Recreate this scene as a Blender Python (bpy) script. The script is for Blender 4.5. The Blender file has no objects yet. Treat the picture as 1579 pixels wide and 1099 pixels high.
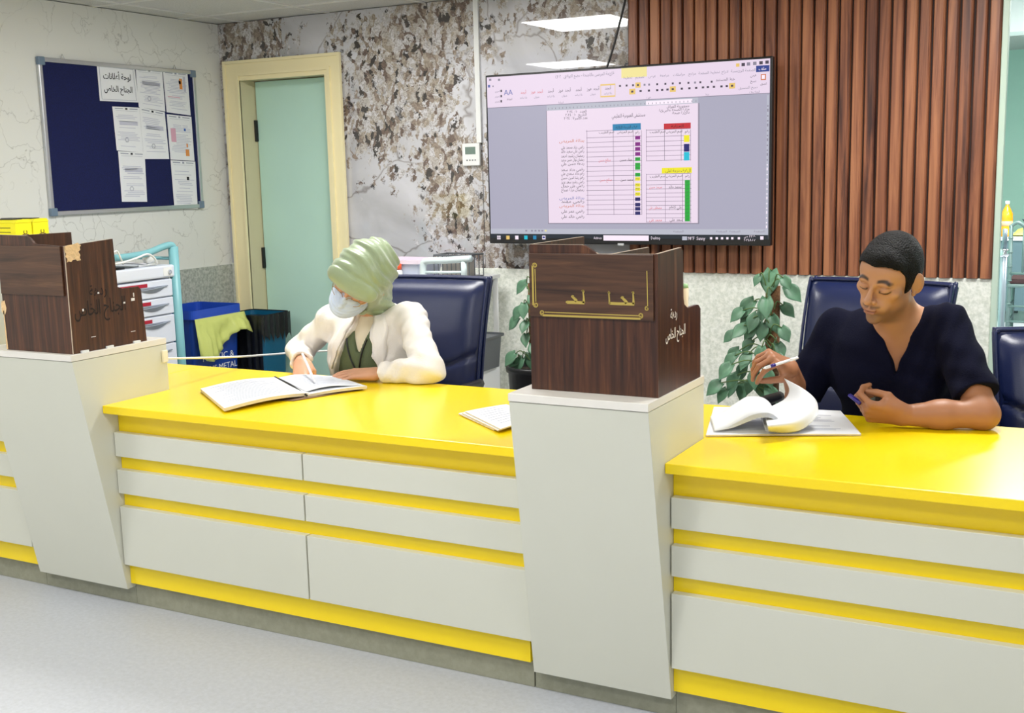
import bpy, math, random
import numpy as np
from mathutils import Vector, Matrix
random.seed(7)
C = bpy.context.scene.collection
scn = bpy.context.scene
# ------------------------------------------------------------------ camera
F_PX, YAW, PITCH, ROLL = 1779.79, math.radians(-28.193), math.radians(9.134), math.radians(-1.3837)
CAM = Vector((0, 0, 1.518))
_f = Vector((math.sin(YAW)*math.cos(PITCH), math.cos(YAW)*math.cos(PITCH), -math.sin(PITCH)))
_r = Vector((math.cos(YAW), -math.sin(YAW), 0)); _u = _r.cross(_f)
CR = _r*math.cos(ROLL) + _u*math.sin(ROLL); CU = -_r*math.sin(ROLL) + _u*math.cos(ROLL); CF = _f
cam = bpy.data.cameras.new('camera'); camo = bpy.data.objects.new('camera', cam); C.objects.link(camo)
cam.sensor_width = 36; cam.lens = F_PX*36/1579; cam.clip_start = .05
M = Matrix((CR, CU, -CF)).transposed().to_4x4(); M.translation = CAM; camo.matrix_world = M
scn.camera = camo
# ------------------------------------------------------------------ world, exposure
w = bpy.data.worlds.new('lobby_fill'); scn.world = w; w.use_nodes = True  # even ambient fill, added from the open camera side
w.node_tree.nodes['Background'].inputs[0].default_value = (.93, .97, 1.0, 1)
w.node_tree.nodes['Background'].inputs[1].default_value = 0.66
scn.view_settings.view_transform = 'Standard'; scn.view_settings.look = 'None'
scn.view_settings.exposure = 0.0; scn.view_settings.gamma = 1; scn.view_settings.use_curve_mapping = False
LAMP_W = 20.0           # watts of one 600 x 600 ceiling panel
LAMPS = [(-2.9, 3.98), (-4.1, 1.6), (-1.7, 1.6), (0.7, 1.6), (-.5, 3.98), (-2.9, 0.4), (-.5, 0.4), (-5.3, 0.4)]
LAMP_LABELS = ['ceiling light panel reflected in the marble above the television', 'ceiling light panel on the public side, reflected smaller behind the television top', 'ceiling light panel over the public floor before the middle column', 'ceiling light panel over the public floor at the right', 'ceiling light panel above the man in navy scrubs', 'ceiling light panel nearest the camera, left of centre', 'ceiling light panel nearest the camera, right of centre', 'ceiling light panel far to the left of the camera']
FAR_FILL_LAMPS = [(-.6, 7.4), (-.6, 10.4), (1.2, 9.0)]  # unseen panels added to brighten the side room

def A(px, py, X=None, Y=None, Z=None):
    """the point at a known real distance (plane X, Y or Z) seen at a photo pixel"""
    d = CR*((px-789.5)/F_PX) + CU*(-(py-549.5)/F_PX) + CF
    if X is not None: t = (X-CAM.x)/d.x
    elif Y is not None: t = (Y-CAM.y)/d.y
    else: t = (Z-CAM.z)/d.z
    return CAM + d*t

# ------------------------------------------------------------------ materials
def L(c):
    return tuple(((v/255)/12.92 if v/255 <= .04045 else ((v/255+.055)/1.055)**2.4) for v in c) + (1,)
def newmat(name):
    m = bpy.data.materials.new(name); m.use_nodes = True
    return m, m.node_tree.nodes, m.node_tree.links, m.node_tree.nodes['Principled BSDF']
def mat(name, rgb, rough=.5, metal=0, var=0, vscale=8, bump=0, bscale=60, coat=0, emit=0, trans=0, alpha=1, sheen=0, sss=0):
    m, n, l, b = newmat(name)
    b.inputs['Base Color'].default_value = L(rgb); b.inputs['Roughness'].default_value = rough
    b.inputs['Metallic'].default_value = metal
    if coat: b.inputs['Coat Weight'].default_value = coat; b.inputs['Coat Roughness'].default_value = .12
    if sheen: b.inputs['Sheen Weight'].default_value = sheen
    if trans: b.inputs['Transmission Weight'].default_value = trans
    if alpha < 1: b.inputs['Alpha'].default_value = alpha
    if sss: b.inputs['Subsurface Weight'].default_value = sss; b.inputs['Subsurface Radius'].default_value = (.01,.004,.002); 
    if emit:
        b.inputs['Emission Color'].default_value = L(rgb); b.inputs['Emission Strength'].default_value = emit
    if var or bump:
        tc = n.new('ShaderNodeTexCoord')
    if var:
        t = n.new('ShaderNodeTexNoise'); t.inputs['Scale'].default_value = vscale; t.inputs['Detail'].default_value = 5
        l.new(tc.outputs['Object'], t.inputs['Vector'])
        mx = n.new('ShaderNodeMix'); mx.data_type = 'RGBA'
        mx.inputs[6].default_value = L([max(0, v*(1-var)) for v in rgb]); mx.inputs[7].default_value = L([min(255, v*(1+var)) for v in rgb])
        l.new(t.outputs[0], mx.inputs[0]); l.new(mx.outputs[2], b.inputs['Base Color'])
    if bump:
        t = n.new('ShaderNodeTexNoise'); t.inputs['Scale'].default_value = bscale; t.inputs['Detail'].default_value = 3
        l.new(tc.outputs['Object'], t.inputs['Vector'])
        bp = n.new('ShaderNodeBump'); bp.inputs['Strength'].default_value = bump; bp.inputs['Distance'].default_value = .01
        l.new(t.outputs[0], bp.inputs['Height']); l.new(bp.outputs[0], b.inputs['Normal'])
    return m
def ramp(n, pts, interp='LINEAR'):
    r = n.new('ShaderNodeValToRGB'); r.color_ramp.interpolation = interp
    e = r.color_ramp.elements
    while len(e) < len(pts): e.new(.5)
    for k, (p, c) in enumerate(pts): e[k].position = p; e[k].color = L(c) if len(c) == 3 else c
    return r
def wood(name, cols, axis='Z', scale=1.0, rough=.35, plank=None, coat=0, across=None):
    """streaky grain running along one axis; plank = board width along X (and Y) for a per-board tone"""
    m, n, l, b = newmat(name)
    tc = n.new('ShaderNodeTexCoord'); mp = n.new('ShaderNodeMapping')
    s = {'Z': (26, 26, 1.1), 'X': (1.3, 26, 26), 'Y': (26, 1.3, 26)}[axis]
    mp.inputs['Scale'].default_value = [v*scale for v in s]
    l.new(tc.outputs['Object'], mp.inputs[0])
    vec = mp.outputs[0]
    t = n.new('ShaderNodeTexNoise'); t.inputs['Scale'].default_value = 1; t.inputs['Detail'].default_value = 7; t.inputs['Roughness'].default_value = .65; t.inputs['Distortion'].default_value = .6
    fac = t.outputs[0]
    if plank:
        sx = n.new('ShaderNodeSeparateXYZ'); l.new(tc.outputs['Object'], sx.inputs[0])
        d = n.new('ShaderNodeMath'); d.operation = 'ADD'; d.inputs[1].default_value = plank[1]
        l.new(sx.outputs[0], d.inputs[0])
        dv = n.new('ShaderNodeMath'); dv.operation = 'DIVIDE'; dv.inputs[1].default_value = plank[0]; l.new(d.outputs[0], dv.inputs[0])
        fl = n.new('ShaderNodeMath'); fl.operation = 'FLOOR'; l.new(dv.outputs[0], fl.inputs[0])
        wn = n.new('ShaderNodeTexWhiteNoise'); wn.noise_dimensions = '1D'; l.new(fl.outputs[0], wn.inputs['W'])
        va = n.new('ShaderNodeVectorMath'); va.operation = 'MULTIPLY_ADD'; va.inputs[1].default_value = (30, 30, 30)
        l.new(wn.outputs['Color'], va.inputs[0]); l.new(mp.outputs[0], va.inputs[2]); vec = va.outputs[0]
        l.new(vec, t.inputs['Vector'])
        t2 = n.new('ShaderNodeTexNoise'); t2.inputs['Scale'].default_value = .45; t2.inputs['Detail'].default_value = 2; t2.inputs['Distortion'].default_value = 2.5
        l.new(vec, t2.inputs['Vector'])
        ma = n.new('ShaderNodeMath'); ma.operation = 'MULTIPLY_ADD'; ma.inputs[1].default_value = .16; l.new(wn.outputs[0], ma.inputs[0])
        mb = n.new('ShaderNodeMath'); mb.operation = 'MULTIPLY_ADD'; mb.inputs[1].default_value = .45; mb.inputs[2].default_value = -.22
        l.new(t2.outputs[0], mb.inputs[0]); l.new(mb.outputs[0], ma.inputs[2])
        ad = n.new('ShaderNodeMath'); ad.operation = 'ADD'; l.new(t.outputs[0], ad.inputs[0]); l.new(ma.outputs[0], ad.inputs[1]); fac = ad.outputs[0]
    else:
        l.new(vec, t.inputs['Vector'])
    r = ramp(n, [(.3+.4*k/(len(cols)-1), c) for k, c in enumerate(cols)])
    l.new(fac, r.inputs[0]); l.new(r.outputs[0], b.inputs['Base Color'])
    b.inputs['Roughness'].default_value = rough
    if coat: b.inputs['Coat Weight'].default_value = coat; b.inputs['Coat Roughness'].default_value = .15
    return m

def marble(name):
    m, n, l, b = newmat(name)
    tc = n.new('ShaderNodeTexCoord'); P = tc.outputs['Object']
    def noise(sc, det=4, dist=0, vec=P, rough=.5):
        t = n.new('ShaderNodeTexNoise'); t.inputs['Scale'].default_value = sc; t.inputs['Detail'].default_value = det
        t.inputs['Distortion'].default_value = dist; t.inputs['Roughness'].default_value = rough; l.new(vec, t.inputs['Vector']); return t
    def math_(op, a, bb=None, c=None, clamp=False):
        x = n.new('ShaderNodeMath'); x.operation = op; x.use_clamp = clamp
        for i, v in enumerate((a, bb, c)):
            if v is None: continue
            if isinstance(v, (int, float)): x.inputs[i].default_value = v
            else: l.new(v, x.inputs[i])
        return x.outputs[0]
    warp = noise(5, 3)
    va = n.new('ShaderNodeVectorMath'); va.operation = 'MULTIPLY_ADD'; va.inputs[1].default_value = (.16, .16, .16)
    l.new(warp.outputs['Color'], va.inputs[0]); l.new(P, va.inputs[2]); PW = va.outputs[0]
    w2 = noise(26, 4, 1.0, rough=.7); vb = n.new('ShaderNodeVectorMath'); vb.operation = 'MULTIPLY_ADD'; vb.inputs[1].default_value = (.055, .055, .055); l.new(w2.outputs['Color'], vb.inputs[0]); l.new(PW, vb.inputs[2]); PX = vb.outputs[0]
    # large crackled veins
    v1 = n.new('ShaderNodeTexVoronoi'); v1.feature = 'DISTANCE_TO_EDGE'; v1.inputs['Scale'].default_value = 1.7; l.new(PW, v1.inputs['Vector'])
    vr = ramp(n, [(0, (150, 138, 132)), (.004, (196, 190, 186)), (.012, (255, 255, 255))]); l.new(v1.outputs['Distance'], vr.inputs[0])
    base = noise(2.2, 5, .8); br = ramp(n, [(.3, (168, 168, 172)), (.5, (196, 196, 202)), (.7, (214, 214, 222))]); l.new(base.outputs[0], br.inputs[0])
    mv = n.new('ShaderNodeMix'); mv.data_type = 'RGBA'; mv.blend_type = 'MULTIPLY'; mv.inputs[0].default_value = .75
    l.new(br.outputs[0], mv.inputs[6]); l.new(vr.outputs[0], mv.inputs[7])
    # chips of brown, tan and near black
    mp = n.new('ShaderNodeMapping'); mp.inputs['Scale'].default_value = (46, 46, 27); mp.inputs['Rotation'].default_value = (0, .5, 0)
    l.new(PX, mp.inputs[0])
    v2 = n.new('ShaderNodeTexVoronoi'); v2.inputs['Scale'].default_value = 1; v2.inputs['Randomness'].default_value = 1; l.new(mp.outputs[0], v2.inputs['Vector'])
    sep = n.new('ShaderNodeSeparateColor'); l.new(v2.outputs['Color'], sep.inputs[0])
    fr = ramp(n, [(0, (48, 40, 40)), (.1, (112, 92, 82)), (.24, (150, 134, 122)), (.4, (176, 164, 150)), (.54, (196, 190, 186)), (.75, (214, 212, 216))], 'CONSTANT')
    l.new(sep.outputs[0], fr.inputs[0])
    grain = noise(70, 3, 1.5); gr = ramp(n, [(.35, (165, 158, 150)), (.6, (255, 255, 255))]); l.new(grain.outputs[0], gr.inputs[0])
    mg = n.new('ShaderNodeMix'); mg.data_type = 'RGBA'; mg.blend_type = 'MULTIPLY'; mg.inputs[0].default_value = .8
    l.new(fr.outputs[0], mg.inputs[6]); l.new(gr.outputs[0], mg.inputs[7])
    blobs = [(-4.42, 2.24, .36), (-3.52, 2.1, .34), (-3.2, 2.27, .42), (-3.55, 1.78, .3), (-3.3, 1.9, .3), (-3.12, 1.56, .28), (-3.1, 1.33, .25), (-2.86, 1.15, .26), (-2.4, 2.42, .34), (-2.22, 2.0, .2), (-4.5, 1.4, .2)]
    acc = None
    for (bx, bz, brd) in blobs:
        d = n.new('ShaderNodeVectorMath'); d.operation = 'DISTANCE'; d.inputs[1].default_value = (bx, 5.2, bz); l.new(P, d.inputs[0])
        q = math_('DIVIDE', d.outputs['Value'], brd); q = math_('SUBTRACT', 1.25, q)
        acc = q if acc is None else math_('MAXIMUM', acc, q)
    nz = noise(7, 6, .5, rough=.7)
    msk = math_('ADD', math_('MULTIPLY', acc, .42), math_('MULTIPLY', nz.outputs[0], 1.0))
    msk = math_('ADD', msk, math_('MULTIPLY', sep.outputs[1], .28))
    mr = n.new('ShaderNodeMapRange'); mr.inputs['From Min'].default_value = .80; mr.inputs['From Max'].default_value = .86; l.new(msk, mr.inputs['Value'])
    mx = n.new('ShaderNodeMix'); mx.data_type = 'RGBA'; l.new(mr.outputs[0], mx.inputs[0]); l.new(mv.outputs[2], mx.inputs[6]); l.new(mg.outputs[2], mx.inputs[7])
    l.new(mx.outputs[2], b.inputs['Base Color'])
    b.inputs['Roughness'].default_value = .5; b.inputs['Coat Weight'].default_value = 1; b.inputs['Coat Roughness'].default_value = .015; b.inputs['Coat IOR'].default_value = 1.75
    return m
def veined(name):
    m, n, l, b = newmat(name)
    tc = n.new('ShaderNodeTexCoord')
    wp = n.new('ShaderNodeTexNoise'); wp.inputs['Scale'].default_value = 3.2; wp.inputs['Detail'].default_value = 5; l.new(tc.outputs['Object'], wp.inputs['Vector'])
    va = n.new('ShaderNodeVectorMath'); va.operation = 'MULTIPLY_ADD'; va.inputs[1].default_value = (.6, .6, .6); l.new(wp.outputs['Color'], va.inputs[0]); l.new(tc.outputs['Object'], va.inputs[2])
    v = n.new('ShaderNodeTexVoronoi'); v.feature = 'DISTANCE_TO_EDGE'; v.inputs['Scale'].default_value = 5.5; l.new(va.outputs[0], v.inputs['Vector'])
    r = ramp(n, [(0, (176, 176, 172)), (.008, (216, 217, 211)), (.03, (226, 227, 222))]); l.new(v.outputs['Distance'], r.inputs[0])
    t = n.new('ShaderNodeTexNoise'); t.inputs['Scale'].default_value = 4; l.new(tc.outputs['Object'], t.inputs['Vector'])
    r2 = ramp(n, [(.42, (226, 227, 222)), (.56, (0, 0, 0, 0))]);
    mx = n.new('ShaderNodeMix'); mx.data_type = 'RGBA'; mr = n.new('ShaderNodeMapRange'); mr.inputs['From Min'].default_value = .42; mr.inputs['From Max'].default_value = .56
    n.remove(r2); l.new(t.outputs[0], mr.inputs['Value']); l.new(mr.outputs[0], mx.inputs[0]); mx.inputs[6].default_value = L((226, 227, 222)); l.new(r.outputs[0], mx.inputs[7])
    l.new(mx.outputs[2], b.inputs['Base Color']); b.inputs['Roughness'].default_value = .55
    return m
def speckle(name, c1, c2, scale=90, rough=.6, bump=.3, contrast=(.4, .6)):
    m, n, l, b = newmat(name); tc = n.new('ShaderNodeTexCoord')
    t = n.new('ShaderNodeTexNoise'); t.inputs['Scale'].default_value = scale; t.inputs['Detail'].default_value = 6; t.inputs['Roughness'].default_value = .7; l.new(tc.outputs['Object'], t.inputs['Vector'])
    r = ramp(n, [(contrast[0], c1), (contrast[1], c2)]); l.new(t.outputs[0], r.inputs[0]); l.new(r.outputs[0], b.inputs['Base Color'])
    b.inputs['Roughness'].default_value = rough
    if bump:
        bp = n.new('ShaderNodeBump'); bp.inputs['Strength'].default_value = bump; bp.inputs['Distance'].default_value = .004
        l.new(t.outputs[0], bp.inputs['Height']); l.new(bp.outputs[0], b.inputs['Normal'])
    return m
def vcol(name, rough=.5, sss=.0, bump=0, bscale=200):
    m, n, l, b = newmat(name); a = n.new('ShaderNodeVertexColor'); a.layer_name = 'Col'
    l.new(a.outputs[0], b.inputs['Base Color']); b.inputs['Roughness'].default_value = rough
    if sss: b.inputs['Subsurface Weight'].default_value = sss; b.inputs['Subsurface Radius'].default_value = (.012,.005,.003)
    if bump:
        tc = n.new('ShaderNodeTexCoord'); t = n.new('ShaderNodeTexNoise'); t.inputs['Scale'].default_value = bscale; t.inputs['Detail'].default_value = 4
        l.new(tc.outputs['Object'], t.inputs['Vector']); bp = n.new('ShaderNodeBump'); bp.inputs['Strength'].default_value = bump; bp.inputs['Distance'].default_value = .004
        l.new(t.outputs[0], bp.inputs['Height']); l.new(bp.outputs[0], b.inputs['Normal'])
    return m

YEL = mat('yellow_laminate', (255, 222, 0), .30, coat=.2, bump=.015, bscale=30)
WHT = mat('white_laminate', (211, 211, 197), .42, var=.015, vscale=3)
CAPM = mat('column_cap_laminate', (226, 222, 214), .38)
PLM = speckle('plinth_board', (144, 144, 124), (154, 153, 133), 30, .6, 0)
FLM = speckle('vinyl_floor', (184, 187, 193), (196, 199, 206), 60, .42, 0, (.35, .65))
MARB = marble('polished_brecciated_marble'); VEIN = veined('veined_wallpaper')
WAIN = speckle('rough_white_stone', (216, 221, 210), (246, 248, 240), 55, .7, .6)
WAIN2 = speckle('grey_speckled_stone', (150, 156, 148), (190, 194, 186), 60, .7, .5)
SLAT = wood('fluted_walnut', [(60, 32, 26), (106, 62, 44), (146, 90, 62), (176, 116, 80)], 'Z', 1.0, .45, plank=(.0543, 2.125))
WALN = wood('walnut_veneer', [(42, 22, 14), (60, 33, 21), (78, 44, 27), (104, 64, 38)], 'Z', 2.6, .35)
WALNH = wood('walnut_veneer_across', [(40, 24, 18), (66, 42, 29), (84, 55, 37), (106, 74, 50)], 'X', 1.5, .35)
EDGE = mat('pale_board_edge', (196, 178, 158), .6)
CHIP = mat('bare_chipboard', (224, 188, 140), .8, bump=.6, bscale=120, var=.15, vscale=60)
GOLD = mat('gold_leaf', (190, 166, 84), .35, .35)
GREEN = mat('mint_paint', (196, 234, 220), .5, var=.02, vscale=4)
CREAM = mat('cream_gloss_paint', (248, 236, 190), .4)
CREAM2 = mat('beige_jamb_paint', (214, 204, 168), .45)
ALU = mat('brushed_aluminium', (200, 202, 206), .3, .8)
BLK = mat('black_plastic', (22, 22, 24), .4)
GRY = mat('grey_plastic', (92, 96, 100), .45)
WPL = mat('white_plastic', (232, 234, 234), .35)
PAP = mat('white_paper', (236, 238, 242), .7, var=.01, vscale=30)
PAPO = mat('cream_paper_edge', (222, 208, 176), .8)
INK = mat('pale_grey_ink', (160, 164, 180), .8); INKD = mat('dark_ink', (40, 42, 50), .8); INKL = mat('lilac_ink', (196, 198, 216), .8)
NAVY = speckle('navy_felt', (3, 12, 62), (6, 20, 84), 200, .9, .2)
LEA = mat('navy_leather', (15, 27, 68), .34, bump=.06, bscale=260)
TEAL = mat('teal_powder_coat', (124, 182, 190), .4)
CARTW = mat('cart_white', (218, 224, 236), .35)
RED = mat('red_label', (170, 24, 50), .5)
CHR = mat('chrome', (210, 212, 216), .12, 1)
SKEW = mat('scrub_navy', (8, 10, 32), .95, bump=.3, bscale=300); SKEW.node_tree.nodes['Principled BSDF'].inputs['Specular IOR Level'].default_value = .15

# ------------------------------------------------------------------ mesh helpers
class MB:
    def __init__(s): s.v = []; s.f = []; s.m = []; s.cur = 0
    def add(s, vs, fs, mi=None):
        o = len(s.v); s.v += [tuple(v) for v in vs]; s.f += [tuple(i+o for i in f) for f in fs]; s.m += [s.cur if mi is None else mi]*len(fs)
    def box(s, x0, x1, y0, y1, z0, z1, mi=None, T=None):
        vs = [Vector((x, y, z)) for x in (x0, x1) for y in (y0, y1) for z in (z0, z1)]
        if T is not None: vs = [T @ v for v in vs]
        s.add(vs, [(0,1,3,2), (4,6,7,5), (0,4,5,1), (2,3,7,6), (0,2,6,4), (1,5,7,3)], mi)
    def quad(s, a, b, c, d, mi=None): s.add([a, b, c, d], [(0,1,2,3)], mi)
    def prism(s, poly, vec, mi=None):
        n = len(poly); vec = Vector(vec); a = [Vector(p) for p in poly]; b = [p+vec for p in a]
        s.add(a+b, [tuple(range(n))[::-1], tuple(range(n, 2*n))] + [(i, (i+1) % n, (i+1) % n+n, i+n) for i in range(n)], mi)
    def tube(s, path, r, seg=10, caps=True, mi=None):
        path = [Vector(p) for p in path]; rs = r if isinstance(r, (list, tuple)) else [r]*len(path)
        rings = []; prev = None
        for i, p in enumerate(path):
            t = (path[min(i+1, len(path)-1)]-path[max(i-1, 0)]).normalized()
            if prev is None:
                a = Vector((0, 0, 1)) if abs(t.z) < .9 else Vector((1, 0, 0)); nn = t.cross(a).normalized()
            else: nn = (prev - t*prev.dot(t)).normalized()
            prev = nn; bb = t.cross(nn)
            rings.append([p + nn*rs[i]*math.cos(k*2*math.pi/seg) + bb*rs[i]*math.sin(k*2*math.pi/seg) for k in range(seg)])
        vs = [v for rg in rings for v in rg]; fs = []
        for i in range(len(rings)-1):
            for k in range(seg):
                k2 = (k+1) % seg; fs.append((i*seg+k, i*seg+k2, (i+1)*seg+k2, (i+1)*seg+k))
        if caps: fs += [tuple(range(seg))[::-1], tuple(range((len(rings)-1)*seg, len(rings)*seg))]
        s.add(vs, fs, mi)
    def lathe(s, o, prof, seg=20, mi=None, axis=None):
        o = Vector(o); z = Vector(axis).normalized() if axis else Vector((0, 0, 1)); x = z.orthogonal().normalized(); y = z.cross(x)
        vs = [o + z*h + (x*math.cos(k*2*math.pi/seg)+y*math.sin(k*2*math.pi/seg))*r for (r, h) in prof for k in range(seg)]
        fs = [(i*seg+k, i*seg+(k+1) % seg, (i+1)*seg+(k+1) % seg, (i+1)*seg+k) for i in range(len(prof)-1) for k in range(seg)]
        fs += [tuple(range(seg))[::-1], tuple(range((len(prof)-1)*seg, len(prof)*seg))]
        s.add(vs, fs, mi)
    def sheet(s, grid, th=.0, mi=None):
        n, m_ = len(grid), len(grid[0]); vs = [Vector(p) for r in grid for p in r]
        s.add(vs, [(i*m_+j, i*m_+j+1, (i+1)*m_+j+1, (i+1)*m_+j) for i in range(n-1) for j in range(m_-1)], mi)
    def build(s, name, mats, parent=None, smooth=False, bevel=0, seg=2, solid=0, kind=None):
        me = bpy.data.meshes.new(name); me.from_pydata(s.v, [], s.f)
        for m_ in (mats if isinstance(mats, (list, tuple)) else [mats]): me.materials.append(m_)
        me.polygons.foreach_set('material_index', s.m)
        if smooth: me.polygons.foreach_set('use_smooth', [True]*len(s.f))
        me.update(); o = bpy.data.objects.new(name, me); C.objects.link(o)
        if solid: q = o.modifiers.new('solid', 'SOLIDIFY'); q.thickness = solid; q.offset = 0
        if bevel: q = o.modifiers.new('bevel', 'BEVEL'); q.width = bevel; q.segments = seg; q.limit_method = 'ANGLE'; q.angle_limit = math.radians(40)
        if parent is not None:
            o.parent = parent; o.matrix_parent_inverse = parent_inv(parent)
        if kind: o['kind'] = kind
        return o
def parent_inv(p):
    Mx = Matrix.Identity(4); q = p; ms = []
    while q is not None: ms.append(q.matrix_basis.copy()); q = q.parent
    for b_ in reversed(ms): Mx = Mx @ b_
    return Mx.inverted() if p.parent is None else Matrix.Identity(4)
def tag(o, label, cat, group=None, kind=None):
    o['label'] = label; o['category'] = cat
    if group: o['group'] = group
    if kind: o['kind'] = kind
    return o
def thing(name, loc, label, cat, group=None, rz=0):
    o = bpy.data.objects.new(name, None); C.objects.link(o); o.location = loc; o.rotation_euler.z = rz; o.empty_display_size = .1
    return tag(o, label, cat, group)
def struct(name, mb, mats, **k):
    o = mb.build(name, mats, **k); o['kind'] = 'structure'; return o
def copy_tree(o, loc=None, rz=None, label=None):
    c = o.copy(); C.objects.link(c)
    if loc is not None: c.location = loc
    if rz is not None: c.rotation_euler.z = rz
    if label: c['label'] = label
    for ch in [q for q in bpy.data.objects if q.parent == o]:
        d = ch.copy(); C.objects.link(d); d.parent = c
        for g in [q for q in bpy.data.objects if q.parent == ch]:
            e = g.copy(); C.objects.link(e); e.parent = d
    return c
def bez(pts, n=16):
    """smooth polyline through points (Catmull-Rom)"""
    P_ = [Vector(p) for p in pts]; out = []
    for i in range(len(P_)-1):
        a, b_, c, d = P_[max(i-1, 0)], P_[i], P_[i+1], P_[min(i+2, len(P_)-1)]
        for k in range(n):
            t = k/n; out.append(.5*((2*b_)+(c-a)*t+(2*a-5*b_+4*c-d)*t*t+(-a+3*b_-3*c+d)*t**3))
    out.append(P_[-1]); return out

# Arabic shaping into presentation forms, right to left
_AR = {'ا':(0xFE8D,2),'أ':(0xFE83,2),'ب':(0xFE8F,4),'ة':(0xFE93,2),'ت':(0xFE95,4),'ث':(0xFE99,4),'ج':(0xFE9D,4),'ح':(0xFEA1,4),'خ':(0xFEA5,4),'د':(0xFEA9,2),'ر':(0xFEAD,2),'ز':(0xFEAF,2),'س':(0xFEB1,4),'ش':(0xFEB5,4),'ص':(0xFEB9,4),'ض':(0xFEBD,4),'ط':(0xFEC1,4),'ع':(0xFEC9,4),'ف':(0xFED1,4),'ق':(0xFED5,4),'ك':(0xFED9,4),'ل':(0xFEDD,4),'م':(0xFEE1,4),'ن':(0xFEE5,4),'ه':(0xFEE9,4),'و':(0xFEED,2),'ى':(0xFEEF,2),'ي':(0xFEF1,4)}
def shape_ar(s):
    out = []
    for i, ch in enumerate(s):
        if ch not in _AR: out.append(ch); continue
        pj = i > 0 and s[i-1] in _AR and _AR[s[i-1]][1] == 4
        nj = i < len(s)-1 and s[i+1] in _AR
        b_, k = _AR[ch]
        if k == 2: out.append(chr(b_ + (1 if pj else 0)))
        else: out.append(chr(b_ + (3 if pj and nj else 1 if pj else 2 if nj else 0)))
    return ''.join(reversed(out))
_tc = {}
def text_geo(s, res=2, bold=0):
    key = (s, res, bold)
    if key not in _tc:
        c = bpy.data.curves.new('t', 'FONT'); c.body = shape_ar(s) if any(ch in _AR for ch in s) else s
        c.resolution_u = res; c.offset = bold
        o = bpy.data.objects.new('t', c); C.objects.link(o); bpy.context.view_layer.update()
        me = o.to_mesh(); _tc[key] = ([v.co.copy() for v in me.vertices], [tuple(p.vertices) for p in me.polygons])
        o.to_mesh_clear(); bpy.data.objects.remove(o); bpy.data.curves.remove(c)
    return _tc[key]
def text_into(mb, s, org, ex, ey, h, width=None, align='C', mi=None, bold=0, res=2, depth=0):
    """flat lettering: centred at org, ex / ey = reading and up directions, h = letter height"""
    vs, fs = text_geo(s, res, bold)
    if not vs: return
    x0 = min(v.x for v in vs); x1 = max(v.x for v in vs); org = Vector(org); ex = Vector(ex); ey = Vector(ey)
    sx = h; 
    if width: sx = width/(x1-x0)
    off = {'C': (x0+x1)/2, 'L': x0, 'R': x1}[align]
    pts = [org + ex*((v.x-off)*sx) + ey*((v.y-.35)*h) for v in vs]
    mb.add(pts, fs, mi)
# ================================================================== THE ROOM
XL, YB, ZC = -4.633, 5.2, 2.376
m = MB(); m.box(-7.2, 4.5, -2.5, 14.6, -.05, 0); struct('floor', m, FLM)
# marble back wall with the door opening, slat wall area and the right end
DX0, DX1, DZ = -4.50, -3.84, 2.09
m = MB()
m.box(XL, DX0, YB, YB+.16, 1.025, ZC, 0); m.box(DX0, DX1, YB, YB+.16, DZ, ZC, 0); m.box(DX1, -2.933, YB, YB+.16, 1.025, ZC, 0)
m.box(-2.929, -.497, YB, YB+.16, 1.025, ZC, 0); m.box(-2.933, -2.929, YB+.004, YB+.16, 1.025, ZC, 1)
struct('wall_back', m, [MARB, GRY])
m = MB(); m.box(XL, -4.592, YB-.012, YB+.16, 0, 1.025); m.box(-3.773, -.497, YB-.012, YB+.16, 0, 1.025)
struct('trim_1', m, WAIN, bevel=.004)                       # rough stone dado on the back wall
m = MB(); m.box(XL-.15, XL, -2.5, YB+.16, 0, ZC); struct('wall_left', m, VEIN)
m = MB(); m.box(XL, XL+.012, 3.2, YB-.012, 0, 1.02); struct('trim_2', m, WAIN2, bevel=.003)
m = MB(); m.box(-.4965, -.472, YB-.02, YB+.03, 0, ZC); struct('trim_3', m, mat('pale_green_trim', (196, 216, 200), .4), bevel=.003)
# ceiling with pressed tiles and T bars
CT = speckle('ceiling_tile', (196, 196, 194), (214, 214, 212), 160, .8, .3)
m = MB(); m.box(-7.2, 4.5, -2.5, YB+.2, ZC+.004, ZC+.05)
for k in range(-12, 8): m.box(-.25+.6*k-.009, -.25+.6*k+.009, -2.5, YB, ZC-.002, ZC+.01, 1)
for k in range(-4, 9): m.box(-7.2, 4.5, .1+.6*k-.009, .1+.6*k+.009, ZC-.0025, ZC+.01, 1)
struct('ceiling', m, [CT, mat('ceiling_bar', (222, 222, 220), .5)])
# far room seen past the end of the wall
FG = mat('mint_wall_paint', (182, 222, 208), .6)
m = MB(); m.box(-4, 4.5, 14.4, 14.55, 0, 3); struct('wall_far', m, FG)
m = MB(); m.box(-4, 4.5, YB+.2, 14.4, 2.72, 2.8); struct('ceiling_far', m, CT)
m = MB(); m.box(-4, 4.5, 9.6, 9.9, 2.45, 2.72); struct('trim_4', m, WPL)
m = MB(); m.box(-1.95, -1.85, YB+.16, 14.4, 0, 2.72); struct('wall_side', m, FG)
m = MB(); m.box(4.4, 4.5, YB+.2, 14.4, 0, 2.72); struct('wall_right', m, FG)
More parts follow.
